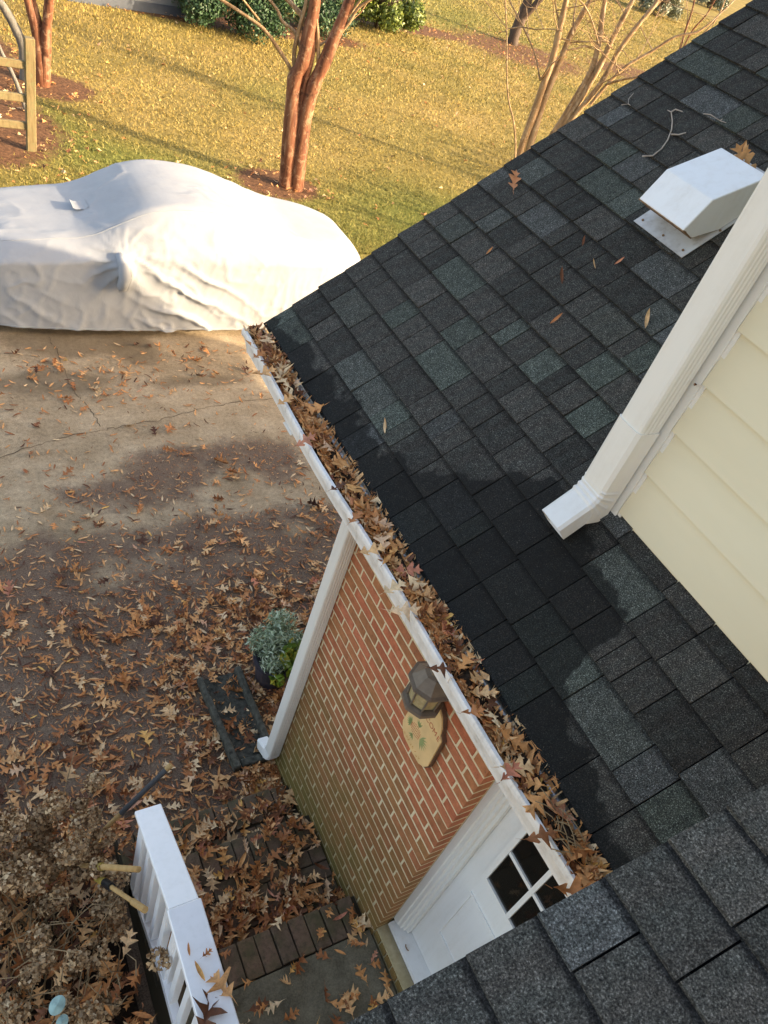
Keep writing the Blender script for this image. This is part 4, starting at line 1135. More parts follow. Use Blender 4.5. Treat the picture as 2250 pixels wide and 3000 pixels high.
# ---- dead hydrangea by the railing
hyd = empty('hydrangea_shrub', (.2, 1.5, .1), 'dead brown hydrangea shrub with dried flower heads beside the white railing', 'shrub')
hq = random.Random(11)
stm = MB(); heads = []
for i in range(150):
    bx_, by_ = hq.uniform(-.25, .48), hq.uniform(.95, 1.95)
    tx = min(.60, bx_ + hq.gauss(.05, .2)); ty = by_ + hq.gauss(.05, .22); tz = hq.uniform(.35, .95)
    m1 = Vector((bx_ + (tx - bx_) * .4 + hq.gauss(0, .05), by_ + (ty - by_) * .4 + hq.gauss(0, .05), .1 + (tz - .1) * .55))
    m2 = m1.lerp(Vector((tx, ty, tz)), .5) + Vector((hq.gauss(0, .03), hq.gauss(0, .03), .03))
    stm.tube([(bx_, by_, .08), m1, m2, (tx, ty, tz)], [.005, .004, .003, .002], 5, cap=False)
    heads.append((tx, ty, tz))
stm.build('stem_mass', M['dead_stem'], hyd)['kind'] = 'stuff'
tw = MB()
for i in range(60):
    x0, y0, z0 = hq.uniform(-.2, .58), hq.uniform(.8, 1.6), hq.uniform(.25, .8)
    a = hq.uniform(0, 6.28); L = hq.uniform(.06, .2); c = hq.uniform(-.8, .8)
    P3 = [(x0, y0, z0), (x0 + math.cos(a) * L * .5, y0 + math.sin(a) * L * .5, z0 + .03), (x0 + math.cos(a + c) * L, y0 + math.sin(a + c) * L, z0 + hq.uniform(-.03, .06))]
    tw.tube(P3, [.0032, .0028, .0018], 5, cap=False)
tw.build('twig_mass', M['dead_stem'], hyd)['kind'] = 'stuff'
def flower(cx, cy, cz, r, n=170):
    d = rng.normal(size=(n, 3)); d /= np.linalg.norm(d, axis=1)[:, None]
    Pp = np.array((cx, cy, cz)) + d * r * rng.uniform(.55, 1.05, n)[:, None] * (1, 1, .75)
    nrm = d + rng.normal(0, .8, (n, 3)); nrm /= np.linalg.norm(nrm, axis=1)[:, None]
    t = np.cross(nrm, rng.normal(size=(n, 3))); t /= np.linalg.norm(t, axis=1)[:, None]; b = np.cross(nrm, t)
    s = rng.uniform(.007, .015, n)[:, None]
    V = np.stack([Pp - t * s, Pp + b * s * .9 + nrm * s * .5, Pp + t * s, Pp - b * s * .9 + nrm * s * .5], 1).reshape(-1, 3)
    me = mesh_np('flower_head', V, np.arange(n * 4).reshape(n, 4), {'rnd': np.repeat(np.clip(rng.normal(.5, .28, n), 0, 1), 4)})
    return link('flower_head', me, M['flower'], hyd)
for i in range(84):
    far = i < 60
    x = hq.uniform(-.05, .60); y = hq.uniform(1.62, 2.12) if far else hq.uniform(1.0, 1.65)
    flower(x, y, hq.uniform(.55, .92) if far else hq.uniform(.40, .80), hq.uniform(.042, .075))
flower(.665, 1.13, .92, .062, 130)
n = 760
P_ = np.c_[rng.uniform(-.25, .62, n), rng.uniform(.75, 2.1, n), rng.uniform(.18, .62, n)]
o = scatter('dead_leaves', OAK[:6] + NAR, P_, rng.uniform(.05, .14, n), .6, M['leaf_stuff'], hyd, rnd=np.clip(rng.normal(.42, .28, n), 0, 1)); o['kind'] = 'stuff'
# tools stuck into it
def tool(name, parts, label):
    e = empty(name, parts[0][1][0], label, 'tool')
    for nm, pts_, rad, mat in parts:
        b = MB(); b.tube(pts_, rad, 12); b.build(nm, M[mat], e, smooth=False)
    return e
def along(a, b, t): return tuple(np.array(a) + (np.array(b) - np.array(a)) * t)
A_, B_ = (.994, 2.097, .88), (.537, 1.972, .48)
tool('garden_tool', [('shaft', [along(A_, B_, .62), along(A_, B_, 1.7)], .013, 'handle_wood'), ('grip', [along(A_, B_, .06), along(A_, B_, .62)], .0155, 'grip'), ('grip_end', [along(A_, B_, 0), along(A_, B_, .0595)], .0165, 'handle_wood')], 'grey gripped wooden pole leaning out past the end of the white railing')
A_, B_ = (.640, 1.482, 1.165), (.515, 1.667, .88)
tool('garden_tool', [('handle', [A_, along(A_, B_, .95)], .0145, 'handle_wood'), ('collar', [along(A_, B_, .951), along(A_, B_, 1.2)], .02, 'yellow'), ('shaft', [along(A_, B_, 1.201), along(A_, B_, 3.2)], .012, 'handle_wood')], 'pale wooden tool handle pointing at the railing above dead flowers')
A_, B_ = (.622, 1.293, 1.165), (.524, 1.575, .88)
tool('garden_tool', [('handle', [A_, along(A_, B_, .30)], .016, 'handle_wood'), ('shaft', [along(A_, B_, .301), along(A_, B_, .86)], .011, 'handle_wood'), ('grip', [along(A_, B_, .861), along(A_, B_, 1.05)], .021, 'black'), ('collar', [along(A_, B_, 1.051), along(A_, B_, 1.25)], .02, 'yellow')], 'wooden handled tool with black and yellow collar among dead hydrangea stems')
# pale verdigris leaf-shaped stakes
def stake(u, v, z, r, label):
    p = at_z(u, v, z); e = empty('garden_stake', (p[0], p[1], .1), label, 'garden stake')
    b = MB(); n = 18; pts_ = []
    for i in range(n):
        a = 2 * math.pi * i / n; rr = r * (1 + .18 * math.cos(a)); pts_.append((rr * math.cos(a), rr * .78 * math.sin(a)))
    rot = Matrix.Rotation(R(50), 3, 'Z')
    V = [Vector((0, 0, .016))] + [rot @ Vector((x, y, .002 * math.sin(5 * i))) for i, (x, y) in enumerate(pts_)] + [rot @ Vector((x, y, -.004)) for x, y in pts_]
    fs = [(0, 1 + i, 1 + (i + 1) % n) for i in range(n)] + [(1 + i, 1 + n + i, 1 + n + (i + 1) % n, 1 + (i + 1) % n) for i in range(n)] + [tuple(range(2 * n, n, -1))]
    b.add([v_ + Vector(p) for v_ in V], fs); b.build('leaf_disc', M['teal'], e)
    b = MB(); b.tube([(p[0], p[1], z - .004), (p[0] - .02, p[1] + .01, z * .5), (p[0] - .01, p[1], .1)], .003, 6); b.build('stem', M['dark_twig'], e)
stake(165, 2950, .80, .042, 'large pale verdigris leaf ornament under the dead shrub')
stake(180, 2998, .78, .032, 'small pale verdigris leaf ornament under the dead shrub')

# ---- car under a cover
car = empty('covered_car', (2.9, 8.68, 0), 'car under a loose silver white fitted cover on the driveway', 'car')
CX0, CX1, CYC, HW = .25, 5.26, 8.70, .93
def lerp(x, xp, fp): return np.interp(x, xp, fp)
def top_z(x):
    xp = [0.25, .5, 1.0, 1.55, 1.85, 2.25, 2.55, 2.95, 3.3, 3.7, 4.1, 4.6, 5.0, 5.3, 5.62]
    zp = [.70, .82, .93, 1.00, 1.06, 1.33, 1.425, 1.44, 1.40, 1.26, 1.12, 1.07, 1.03, .95, .74]
    return lerp(x, xp, zp)
def smooth1(f, x, d=.10): return (f(x - d) + f(x - d / 2) + f(x) + f(x + d / 2) + f(x + d)) / 5
def belt_z(x): return lerp(x, [.25, .7, 1.6, 2.6, 4.2, 5.0, 5.62], [.60, .76, .86, .90, .92, .88, .66])
NU, NVv = 520, 110
U = np.linspace(0, 2 * np.pi, NU, endpoint=False)
cxm, hl = (CX0 + CX1) / 2, (CX1 - CX0) / 2
ex = 3.6
ox = cxm + hl * np.sign(np.cos(U)) * np.abs(np.cos(U)) ** (2 / ex)
oy = HW * np.sign(np.sin(U)) * np.abs(np.sin(U)) ** (2 / ex)
# even out the outline spacing
P2 = np.c_[np.append(ox, ox[0]), np.append(oy, oy[0])]
sl_ = np.r_[0, np.cumsum(np.hypot(*np.diff(P2, axis=0).T))]
ss = np.linspace(0, sl_[-1], NU, endpoint=False)
ox = np.interp(ss, sl_, P2[:, 0]); oy = np.interp(ss, sl_, P2[:, 1])
spx = np.clip(ox, CX0 + HW * .8, CX1 - HW * .8)
Vc = np.zeros((NVv, NU, 3))
for j in range(NVv):
    v = j / (NVv - 1)
    if v < .42:                       # skirt: hem to belt line
        t = v / .42; r = 1.0 + .02 * (1 - t) - .028 * t ** 3; zf = t
        x = spx + (ox - spx) * r; y = oy * r
        zb = smooth1(belt_z, x, .2); z = .10 + (zb - .10) * zf
    else:
        t = (v - .42) / .58; r = .992 * (1 - t) + .0 * t
        r = .992 * (1 - t ** 1.0)
        x = spx + (ox - spx) * r; y = oy * r
        zb = smooth1(belt_z, x, .2); zt = smooth1(top_z, x, .16)
        q_ = np.clip(1 - r, 0, 1)
        rise = 1 - np.clip((r - .60) / .40, 0, 1) ** 1.7      # shoulder roll
        z = zb + (zt - zb) * rise * (.97 + .03 * (1 - r))
    Vc[j, :, 0] = x; Vc[j, :, 1] = CYC + y; Vc[j, :, 2] = z
for _ in range(5):
    Vc[1:-1] = Vc[1:-1] * .5 + (Vc[:-2] + Vc[2:]) * .25
# wrinkles: folds fan out from the mirror pocket, sagging swags along the side, fine creases elsewhere
X, Y, Z = Vc[..., 0].copy(), Vc[..., 1].copy(), Vc[..., 2].copy()
side = np.clip((CYC - Y - .55) / .3, 0, 1)
def vnoise(a, b, c, f, seed):
    """smooth value noise, several octaves, for the cloth"""
    rg = np.random.default_rng(seed); tab = rg.uniform(-1, 1, (64, 64, 64)); out = 0; amp = 1
    for o_ in range(4):
        ii = []; fr = []
        for q_ in (a, b, c):
            u = q_ * f * 2 ** o_ + 17.3 * o_ + 40; k_ = np.floor(u).astype(int); t = u - k_; ii.append(k_ % 64); fr.append(t * t * (3 - 2 * t))
        acc = 0
        for dx in (0, 1):
            for dy in (0, 1):
                for dz in (0, 1):
                    w = (fr[0] if dx else 1 - fr[0]) * (fr[1] if dy else 1 - fr[1]) * (fr[2] if dz else 1 - fr[2])
                    acc = acc + w * tab[(ii[0] + dx) % 64, (ii[1] + dy) % 64, (ii[2] + dz) % 64]
        out = out + acc * amp; amp *= .5
    return out
mx, mz = 2.10, 1.00
wob = vnoise(X, Y, Z, 2.2, 1)
ang = np.arctan2(Z - mz, X - mx) + .25 * wob; dist = np.hypot(X - mx, Z - mz)
def ridge(ph): return (1 - np.abs(np.sin(ph))) ** 2.2            # sharp crest, soft valley
fan = ridge(ang * 6.5 + 1.2 * np.sin(2.3 * ang)) * np.exp(-((dist - .20) / .30) ** 2) * .030
s1_ = Z * 1.0 + (X - 2.1) * .60 - .10 * (X - 2.1) ** 2 + .10 * wob
sw1 = ridge(s1_ * 11.0) * .055 * np.clip(1 - np.abs(X - 2.95) / 1.2, 0, 1) * np.clip((1.02 - Z) / .35, 0, 1) * (.55 + .6 * vnoise(X, Y, Z, 1.1, 2))
s2_ = Z * 1.0 + (X - .5) * .62 + .12 * wob
sw2 = ridge(s2_ * 11.5 + .7) * .050 * np.clip(1 - np.abs(X - 1.2) / .95, 0, 1) * np.clip((.80 - Z) / .25, 0, 1) * (.55 + .6 * vnoise(X, Y, Z, 1.3, 3))
pl = ridge(X * 26 + 1.5 * wob) * .010 * np.clip(1 - np.abs(X - 3.95) / .5, 0, 1) * np.clip((.95 - Z) / .3, 0, 1)
def crinkle(a, b, c, f, seed, pw=7):
    return (1 - np.abs(vnoise(a, b, c, f, seed)) / 1.2).clip(0, 1) ** pw
fine = crinkle(X * .55 + Z * .9, Y, Z * .6 - X * .5, 2.6, 4) * .014 + crinkle(X * .9 - Z * .4, Y, Z * .5, 4.6, 14) * .008
hemf = ridge(X * 15 + 2.2 * wob) * .022 * np.clip((.55 - Z) / .45, 0, 1) * (.4 + .6 * vnoise(X, Y, Z, 1.7, 21))
fine = fine + hemf
Vc[..., 1] -= side * (fan + sw1 + sw2 + pl + fine)
bulge = np.exp(-((X - 2.02) / .11) ** 2 - ((Z - .86) / .17) ** 2) * .10 * side
Vc[..., 1] -= bulge
Vc[..., 2] += (vnoise(X, Y * 1.5, Z, 1.5, 6) * .006 + crinkle(X * .5 + Y, Y * .4 - X * .6, Z, 1.5, 8, 9) * .012) * (1 - side)
crease = np.exp(-((Y - 8.05 + .35 * (X - 2.0)) / .03) ** 2) * .018 * np.clip(1 - np.abs(X - 2.35) / .5, 0, 1)
Vc[..., 2] += crease
idx = np.arange(NVv * NU).reshape(NVv, NU)
FQ = np.stack([idx[:-1], np.roll(idx[:-1], -1, 1), np.roll(idx[1:], -1, 1), idx[1:]], -1).reshape(-1, 4)
link('cover', mesh_np('cover', Vc.reshape(-1, 3), FQ), M['cover'], car, smooth=True)
def seam(pts, name='seam'):
    b = MB(); b.tube(pts, .005, 6); b.build(name, M['cover'], car, smooth=True)
iy = [int(np.argmin(np.abs(ox - x_) + (oy > 0) * 9)) for x_ in np.linspace(.7, 5.0, 60)]
for row in (int(.60 * NVv),): seam([Vc[row, i] for i in iy])
seam([Vc[1, i] for i in range(0, NU, 2)], 'hem')
# patch flap on the bonnet and mirror pocket sleeve
def cov_z(x, y):
    d = np.hypot(X - x, Y - y); return float(Vc[..., 2].ravel()[np.argmin(d + (Z < .6) * 9)])
b = MB(); fx, fy = 1.72, 8.70; V = []
for i in range(6):
    for j in range(5):
        x = fx + .16 * i / 5; y = fy + .20 * j / 4 - .1; V.append((x, y, cov_z(x, y) + .006 + .045 * (1 - i / 5) ** 3))
b.add(V, [(i * 5 + j, (i + 1) * 5 + j, (i + 1) * 5 + j + 1, i * 5 + j + 1) for i in range(5) for j in range(4)]); b.build('patch_flap', M['cover'], car, smooth=True)
b = MB(); b.tube([(2.02, 7.80, .99), (2.05, 7.70, .93), (2.06, 7.655, .80), (2.04, 7.67, .68), (2.03, 7.72, .62)], [.035, .055, .065, .055, .02], 14); b.build('mirror_pocket', M['cover'], car, smooth=True)
for x in (1.25, 4.45):
    for y in (8.10, 9.30):
        b = MB(); b.tube([(x, y - .10, .32), (x, y + .10, .32)], .315, 24); b.build('tyre', M['tyre'], car)

# ---- split rail fence
FB = at_z(92, 442, 0); fx, fy = FB[0], FB[1]
fence = empty('rail_fence', (fx, fy, 0), 'weathered three rail wooden fence ending at a square post on the lawn', 'fence')
b = MB(); b.box(fx - .066, fx + .066, fy - .06, fy + .06, 0, 1.53); b.build('post', M['fence'], fence, bevel=.01)
b = MB(); b.box(fx - 2.6, fx - 2.45, fy - .06, fy + .06, 0, 1.5); b.build('post', M['fence'], fence, bevel=.01)
for z in (1.18, .74, .36):
    b = MB(); b.hexa([(fx - 2.5, fy - .04, z - .07), (fx - .05, fy - .03, z - .06), (fx - .05, fy + .05, z - .06), (fx - 2.5, fy + .05, z - .06), (fx - 2.5, fy - .03, z + .06), (fx - .05, fy - .02, z + .045), (fx - .05, fy + .04, z + .045), (fx - 2.5, fy + .04, z + .06)])
    b.build('rail', M['fence'], fence, bevel=.012)

# ---- trees: trunks traced on the upright plane through the base
def tree_plane(bx, by): 
    n = np.array((bx, by, 0.0)); n /= np.linalg.norm(n); return (bx, by, 0), n
def grow(mb, p, d, r, depth, rq, spread=.5, shrink=.72, L=.8):
    """fine out-of-frame branching so the tree is whole and casts a real shadow"""
    if depth == 0 or r < .0022: return
    q = p; pts_ = [p]; dd = d.normalized()
    for i in range(3):
        dd = (dd + Vector((rq.gauss(0, .12), rq.gauss(0, .12), rq.gauss(.04, .08)))).normalized(); q = q + dd * L / 3; pts_.append(q)
    mb.tube(pts_, [r, r * .92, r * .84, r * .75], 6, cap=False)
    for _ in range(rq.choice((2, 2, 3))):
        nd = (dd + Vector((rq.gauss(0, spread), rq.gauss(0, spread), rq.gauss(.05, spread * .5)))).normalized()
        grow(mb, q, nd, r * .62, depth - 1, rq, spread, shrink, L * shrink)
def traced_tree(name, base, lines, label, mat='bark', cat='tree', group=None, seed=1, ext=3, n=10, jit=.12, fine=0):
    P0, nn = tree_plane(*base); rq = random.Random(seed)
    e = empty(name, (base[0], base[1], 0), label, cat, group)
    tr = MB(); br_ = MB(); allq = []
    for px, r0, r1, grow_on in lines:
        off = rq.uniform(-jit, jit); P3 = []
        k = len(px)
        for i, (u, v) in enumerate(px):
            q = at_plane(u, v, np.array(P0) + nn * off * (i / max(1, k - 1)), nn); P3.append(Vector(q))
        # smooth by subdividing
        Q = [P3[0]]
        for i in range(len(P3) - 1):
            p0 = P3[max(i - 1, 0)]; p1 = P3[i]; p2 = P3[i + 1]; p3 = P3[min(i + 2, k - 1)]
            for t in (.33, .66, 1.0):
                Q.append(.5 * ((2 * p1) + (-p0 + p2) * t + (2 * p0 - 5 * p1 + 4 * p2 - p3) * t * t + (-p0 + 3 * p1 - 3 * p2 + p3) * t ** 3))
        rad = [r0 + (r1 - r0) * i / (len(Q) - 1) for i in range(len(Q))]
        rad = [a * rq.uniform(.93, 1.07) for a in rad]; allq.append(Q)
        (tr if r0 >= .05 else br_).tube(Q, rad, n if r0 > .03 else 6, cap=False)
        if grow_on:
            d = (Q[-1] - Q[-3]).normalized(); grow(br_, Q[-1], d + Vector((0, 0, .15)), r1 * .95, ext, rq, L=.9)
    for _ in range(fine):
        ln = rq.choice(allq); i = rq.randrange(len(ln) // 3, len(ln)); d = Vector((rq.gauss(0, 1), rq.gauss(0, 1), rq.uniform(.1, 1))).normalized()
        grow(br_, ln[i], d, rq.uniform(.006, .012), 3, rq, .6, .75, rq.uniform(.4, .8))
    tr.build('trunk', M[mat], e, smooth=True)
    br_.build('branches', M['bark_pale' if mat == 'bark' else mat], e, smooth=True)
    return e
def z3(*p): return [(350 + x * .4822, y * .4822) for x, y in p]
T1 = [([(838, 556)] + z3((1045, 726), (1065, 480), (1115, 380), (1150, 200), (1180, 60), (1195, -60)), .135, .075, True),
      ([(866, 560)] + z3((1125, 726), (1180, 520), (1240, 390), (1310, 220), (1390, 30), (1420, -60)), .13, .07, True),
      ([(852, 552)] + z3((1098, 700), (1125, 500), (1165, 330), (1195, 80), (1200, -60)), .075, .045, True),
      (z3((1048, 450), (1030, 400), (960, 290), (880, 180), (760, 90), (620, 0), (540, -50)), .032, .022, True),
      (z3((850, 122), (800, 60), (745, -10)), .018, .014, True),
      (z3((1070, 440), (1060, 330), (1090, 180), (1130, 40), (1140, -50)), .036, .026, True),
      (z3((1098, 290), (1060, 190), (990, 130), (960, 60), (905, -10)), .025, .018, True),
      (z3((1138, 170), (1110, 100), (1060, 40), (1000, -25)), .042, .032, True),
      (z3((1208, 380), (1205, 200), (1190, 80), (1180, -40)), .03, .022, True),
      (z3((1160, 345), (1220, 275), (1275, 240)), .02, .012, True),
      (z3((1350, 190), (1400, 130), (1450, 50), (1530, -5)), .03, .02, True),
      (z3((1370, 120), (1420, 60), (1480, -20)), .022, .018, True)]
b1 = at_z(852, 552, 0)
traced_tree('crepe_myrtle', (b1[0], b1[1]), T1, 'bare crepe myrtle with thick cinnamon trunks growing behind the covered car', group='bare crepe myrtles on the lawn', seed=3)
def z4(*p): return [(x * .3617, y * .3617) for x, y in p]
T2 = [(z4((338, 700), (325, 480), (295, 250), (255, 100), (215, -30)), .11, .065, True), (z4((350, 702), (335, 420), (320, 240), (275, 60), (245, -40)), .10, .055, True),
      (z4((358, 700), (372, 420), (375, 250), (405, 0), (415, -60)), .105, .06, True), (z4((350, 600), (350, 380), (362, 150), (378, -30)), .05, .03, True)]
b2 = at_z(126, 252, 0)
traced_tree('crepe_myrtle', (b2[0], b2[1]), T2, 'bare crepe myrtle with cinnamon trunks rising behind the wooden fence post', group='bare crepe myrtles on the lawn', seed=5)
# leaning grey trunk and stake behind the fence
T2b = [(z4((200, 640), (185, 380), (110, 200), (30, 60), (-60, -60)), .085, .06, True)]
b2b = at_z(72, 235, 0)
traced_tree('leaning_tree', (b2b[0], b2b[1]), T2b, 'leaning grey trunk behind the wooden rail fence', 'bark_grey', seed=8)
T2c = [(z4((215, 900), (120, 640), (20, 440), (-60, 260)), .035, .028, False)]
b2c = at_z(78, 330, 0)
traced_tree('sapling', (b2c[0], b2c[1]), T2c, 'thin leaning sapling seen between the fence rails', 'bark_grey', seed=9)
def z5(*p): return [(1400 + x * .5124, y * .5124) for x, y in p]
b3 = (11.6, 13.2)
base3 = [(1505, 570)]
T3 = [(base3 + z5((240, 880), (320, 650), (370, 500), (430, 330), (470, 150), (500, 30), (515, -60)), .085, .05, True),
      (base3 + z5((290, 860), (370, 600), (470, 350), (530, 200), (620, 40), (670, -50)), .08, .04, True),
      (base3 + z5((450, 740), (560, 560), (650, 400), (690, 250), (710, 100), (735, -40)), .075, .04, True),
      (base3 + z5((480, 720), (590, 560), (700, 370), (780, 200), (870, 30), (910, -50)), .07, .04, True),
      (base3 + z5((530, 690), (700, 480), (800, 300), (910, 150), (1010, 30), (1050, -40)), .055, .035, True),
      (z5((640, 600), (760, 460), (860, 370), (1000, 290), (1130, 210), (1250, 185), (1330, 130)), .035, .018, True),
      (z5((740, 480), (830, 455), (915, 440)), .028, .015, False),
      (z5((355, 455), (320, 290), (230, 100), (180, 0), (160, -60)), .02, .014, True),
      (z5((355, 460), (410, 380), (480, 320)), .02, .01, False),
      (z5((170, 165), (250, 155), (330, 168), (400, 165), (480, 178)), .012, .008, False),
      (z5((440, 215), (560, 235), (680, 240), (750, 240)), .012, .008, False),
      (z5((500, 290), (570, 275), (610, 265), (660, 275), (720, 235), (760, 260)), .018, .008, False),
      (z5((690, 250), (665, 160), (640, 90), (600, 20), (540, -30)), .018, .012, True),
      (z5((470, 160), (450, 60), (440, 0)), .02, .012, True), (z5((540, 200), (550, 80), (570, -30)), .02, .014, True),
      (z5((700, 480), (780, 440), (860, 400)), .015, .006, False), (z5((850, 320), (830, 290), (770, 280)), .012, .005, False)]
traced_tree('crepe_myrtle', b3, T3, 'spreading bare crepe myrtle with many slim trunks behind the shingle roof edge', group='bare crepe myrtles on the lawn', seed=12, n=8, jit=.5, mat='bark_pale', fine=26)
T3b = [([(1495, 560)] + z5((215, 880), (205, 700), (175, 570), (165, 400), (165, 200), (155, -20)), .02, .013, True), (z5((170, 170), (110, 90), (30, -10)), .010, .006, True), (z5((165, 180), (120, 190), (110, 230)), .008, .004, False)]
b3b = at_z(1495, 560, 0)
traced_tree('sapling', (b3b[0], b3b[1]), T3b, 'single thin wavy pale stem in front of the spreading crepe myrtle', 'bark_pale', seed=14)
T4 = [(z5((195, 260), (215, 180), (250, 100), (280, 20), (300, -60)), .22, .17, True), (z5((245, 110), (300, 60), (360, -10), (420, -70)), .13, .10, True)]
b4 = at_z(1400 + 200 * .5124, 255 * .5124, 0)
traced_tree('shade_tree', (b4[0], b4[1]), T4, 'dark trunked tree standing in a leaf covered bed', 'bark_dark', seed=15, n=12)
T5 = [(z5((1150, 300), (1185, 180), (1225, 60), (1245, -40)), .06, .04, True), (z5((1165, 290), (1230, 170), (1310, 80), (1370, -30)), .05, .03, True), (z5((1190, 280), (1290, 190), (1370, 100), (1420, -20)), .045, .03, True), (z5((1170, 250), (1200, 100), (1190, 0)), .03, .02, True)]
b5 = at_z(1400 + 1150 * .5124, 330 * .5124, 0)
traced_tree('crepe_myrtle', (b5[0], b5[1]), T5, 'far bare pale crepe myrtle above the shingle roof edge', group='bare crepe myrtles on the lawn', seed=17, mat='bark', jit=.4)
# two trees hidden behind the roof whose shadows cross the lawn
for (x, y, s_) in ((11.2, 9.3, 31), (15.5, 12.3, 32)):
    rq = random.Random(s_); e = empty('crepe_myrtle', (x, y, 0), 'bare crepe myrtle standing behind the shingle roof', 'tree', 'bare crepe myrtles on the lawn')
    mb = MB()
    for i in range(4):
        a = i * 1.6; grow(mb, Vector((x + .1 * math.cos(a), y + .1 * math.sin(a), 0)), Vector((.22 * math.cos(a), .22 * math.sin(a), 1)), .07, 3, rq, .3, .8, 1.0)
    mb.build('trunk', M['bark'], e)

# ---- shrubs at the back of the lawn
def shrub(name, cx, cy, w, d, h, n, size, mat, label, group=None, asp=.5):
    e = empty(name, (cx, cy, 0), label, 'shrub', group)
    cs, rs = [], []
    q = random.Random(int(cx * 100))
    for i in range(26):
        a = q.uniform(0, 6.28); rr = math.sqrt(q.uniform(0, 1)); z = q.uniform(.18, .95) * h
        z = z if i > 8 else .22 * h
        cs.append((cx + math.cos(a) * rr * w * .42, cy + math.sin(a) * rr * d * .42, z)); rs.append(q.uniform(.2, .36) * min(w, h) * .62)
    leaf_cloud('foliage', cs, rs, n, size, M[mat], e, asp, shell=.5, rough=.5)
    b = MB()
    for i in range(7):
        a = i * .9; b.tube([(cx + .1 * math.cos(a), cy + .1 * math.sin(a), 0), (cx + w * .25 * math.cos(a), cy + d * .25 * math.sin(a), h * .6)], [.03, .012], 6)
    b.build('stems', M['bark_dark'], e)
    core_ = MB(); core_.tube([(cx, cy, .12 * h), (cx, cy, .4 * h), (cx, cy, .66 * h), (cx, cy, .72 * h)], [.08 * w, .14 * w, .07 * w, .01], 10); core_.build('inner_shade', M['bark_dark'], e)  # added solid dark core stands in for the shade deep inside the foliage
    return e
s1 = at_z(690, 105, 0); s2 = at_z(880, 95, 0); s3 = at_z(540, 75, 0); s4 = at_z(1085, 90, 0)
shrub('holly_shrub', s3[0] + .25, s3[1] + .25, 2.0, 1.8, 2.2, 9000, .085, 'holly', 'dark glossy evergreen holly shrub beside the grey shed', 'holly shrubs')
shrub('holly_shrub', s1[0] + .3, s1[1] + .3, 2.9, 2.0, 2.4, 15000, .085, 'holly', 'largest dark holly shrub with small glossy leaves at the lawn edge', 'holly shrubs')
shrub('holly_shrub', s2[0] + .4, s2[1] + .35, 2.3, 2.0, 2.3, 10000, .085, 'holly', 'dark holly shrub behind the cinnamon crepe myrtle trunks', 'holly shrubs')
shrub('privet_shrub', s4[0] + .5, s4[1] + .4, 2.9, 2.2, 2.2, 16000, .11, 'privet', 'rounded yellow green shrub at the lawn edge')
s5 = at_z(1400 + 1060 * .5124, 130 * .5124, 0)
shrub('grey_shrub', s5[0] + 1, s5[1] + 2, 4.2, 3.0, 3.0, 9000, .2, 'greybush', 'pale grey green shrub far across the lawn', asp=.35)
s6 = at_z(1400 + 1320 * .5124, 60 * .5124, 0)
shrub('grey_shrub', s6[0] + 2, s6[1] + 2, 6, 3.0, 3.0, 6000, .25, 'greybush', 'grey brown shrub above the top of the roof edge', asp=.35)

# ---- grey shed at the far side
sa, sb2 = Vector((4.225, 21.375, 0)), Vector((6.392, 21.776, 0)); dv = (sb2 - sa).normalized(); nv = Vector((-dv.y, dv.x, 0))
shed = empty('garden_shed', sa, 'grey painted garden shed with dark base and louvre vent by hollies', 'shed')
def sbox(a0, a1, d0, d1, z0, z1):
    o = sa
    return [o + dv * a0 + nv * d0 + Vector((0, 0, z0)), o + dv * a1 + nv * d0 + Vector((0, 0, z0)), o + dv * a1 + nv * d1 + Vector((0, 0, z0)), o + dv * a0 + nv * d1 + Vector((0, 0, z0)),
            o + dv * a0 + nv * d0 + Vector((0, 0, z1)), o + dv * a1 + nv * d0 + Vector((0, 0, z1)), o + dv * a1 + nv * d1 + Vector((0, 0, z1)), o + dv * a0 + nv * d1 + Vector((0, 0, z1))]
b = MB(); b.hexa(sbox(-.1, 3.1, .03, 2.2, .22, 2.2)); b.build('wall', M['shed'], shed)
b = MB(); b.hexa(sbox(-.13, 3.13, 0, 2.23, .0, .22)); b.build('base', M['shed_base'], shed)
b = MB(); b.hexa(sbox(-.3, 3.3, -.2, 2.4, 2.2, 2.32)); b.build('roof', M['shed_roof'], shed)
for i in range(4):
    b = MB(); b.hexa(sbox(1.62, 1.84, -.005, .029, .34 + i * .075, .385 + i * .075)); b.build('louvre_slat', M['trim_white'], shed)
b = MB(); b.hexa(sbox(.35, 1.1, .012, .029, .50, 1.2)); b.build('window', M['glass'], shed)
b = MB(); b.hexa(sbox(.28, 1.17, .018, .0295, .44, .50)); b.build('window_sill', M['trim_white'], shed)

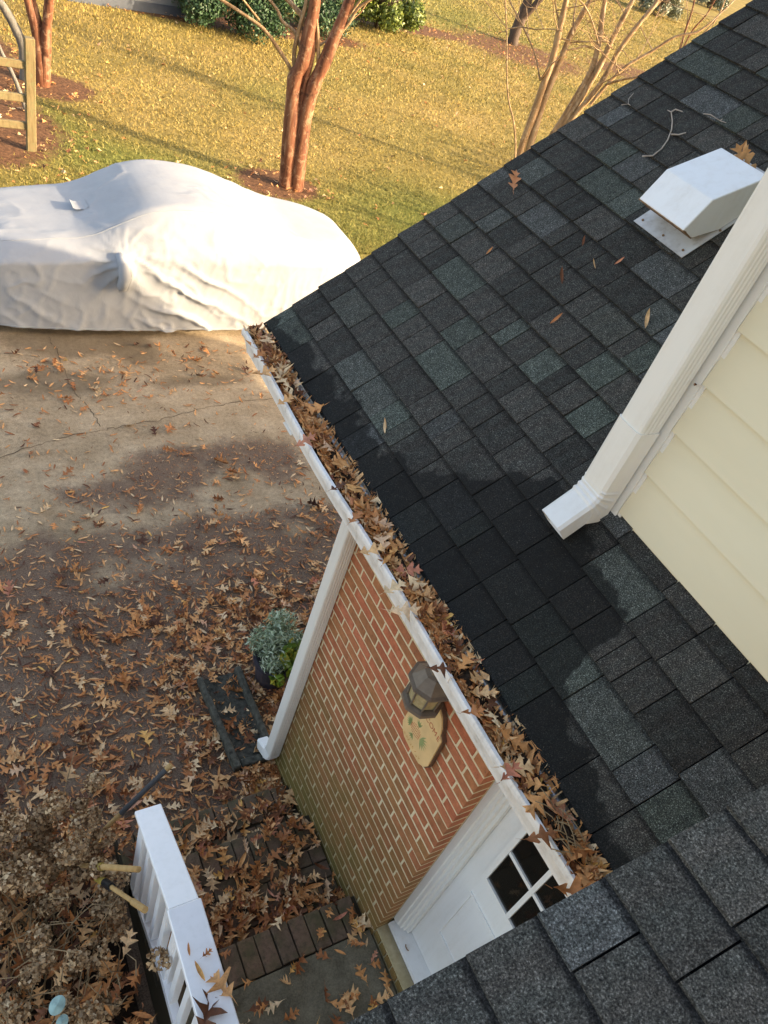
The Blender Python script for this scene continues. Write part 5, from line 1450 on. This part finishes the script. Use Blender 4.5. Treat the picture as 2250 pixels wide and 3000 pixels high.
# ---- lawn grass: blades as one mass
n = 560000
y = 10.0 + (60 - 10.0) * rng.uniform(0, 1, n) ** 1.6
x = rng.uniform(-.05, 1, n) ** 1.0; x = .05 * y + x * (y * 1.7)
keep = (x > .8) & (x < 60) & (lawn_mulch(x, y) + rng.normal(0, .12, n) < .5)
x, y = x[keep], y[keep]; n = len(x)
x = np.r_[x, rng.uniform(6.2, 14, 25000)]; y = np.r_[y, rng.uniform(5, 10, 25000)]; n = len(x)
h = rng.uniform(.02, .055, n) * (1 + .25 * (y > 18)); a = rng.uniform(0, 2 * np.pi, n); w = rng.uniform(.004, .009, n) * (y / 12)
lean = rng.normal(0, .032, (n, 2))
zb = np.full(n, .01)
V = np.stack([np.stack([x - np.cos(a) * w, y - np.sin(a) * w, zb], -1), np.stack([x + np.cos(a) * w, y + np.sin(a) * w, zb], -1), np.stack([x + lean[:, 0], y + lean[:, 1], zb + h], -1)], 1).reshape(-1, 3)
gr_ = np.clip(lawn_green(x, y) + rng.normal(0, .15, n), 0, 1)
patch = .5 + .5 * np.sin(x * 1.3 + 2 * np.sin(y * .7)) * np.sin(y * 1.1 + 1.5 * np.sin(x * .6))
o = link('lawn_grass', mesh_np('lawn_grass', V, np.arange(n * 3).reshape(n, 3), {'rnd': np.repeat(np.clip(rng.normal(.40 + .22 * patch, .20), 0, 1), 3), 'green': np.repeat(gr_, 3)}), M['grass'])
tag(o, 'golden and green grass blades of the lawn', kind='stuff')
n = 6500
yl = rng.uniform(10.2, 30, n); xl = .1 * yl + rng.uniform(0, 1, n) * yl * .8
near_m = lawn_mulch(xl, yl); keep = rng.uniform(0, 1, n) < (.06 + near_m)
P_ = np.c_[xl, yl, rng.uniform(.03, .06, n)][keep]
o = scatter('lawn_leaf_litter', OAK, P_, rng.uniform(.06, .12, len(P_)), .35, M['leaf_stuff'], rnd=np.clip(rng.normal(.5, .22, len(P_)), 0, 1)); tag(o, 'scattered orange leaves on the lawn', kind='stuff')
print('shingles', n_sh, 'bricks', nb)
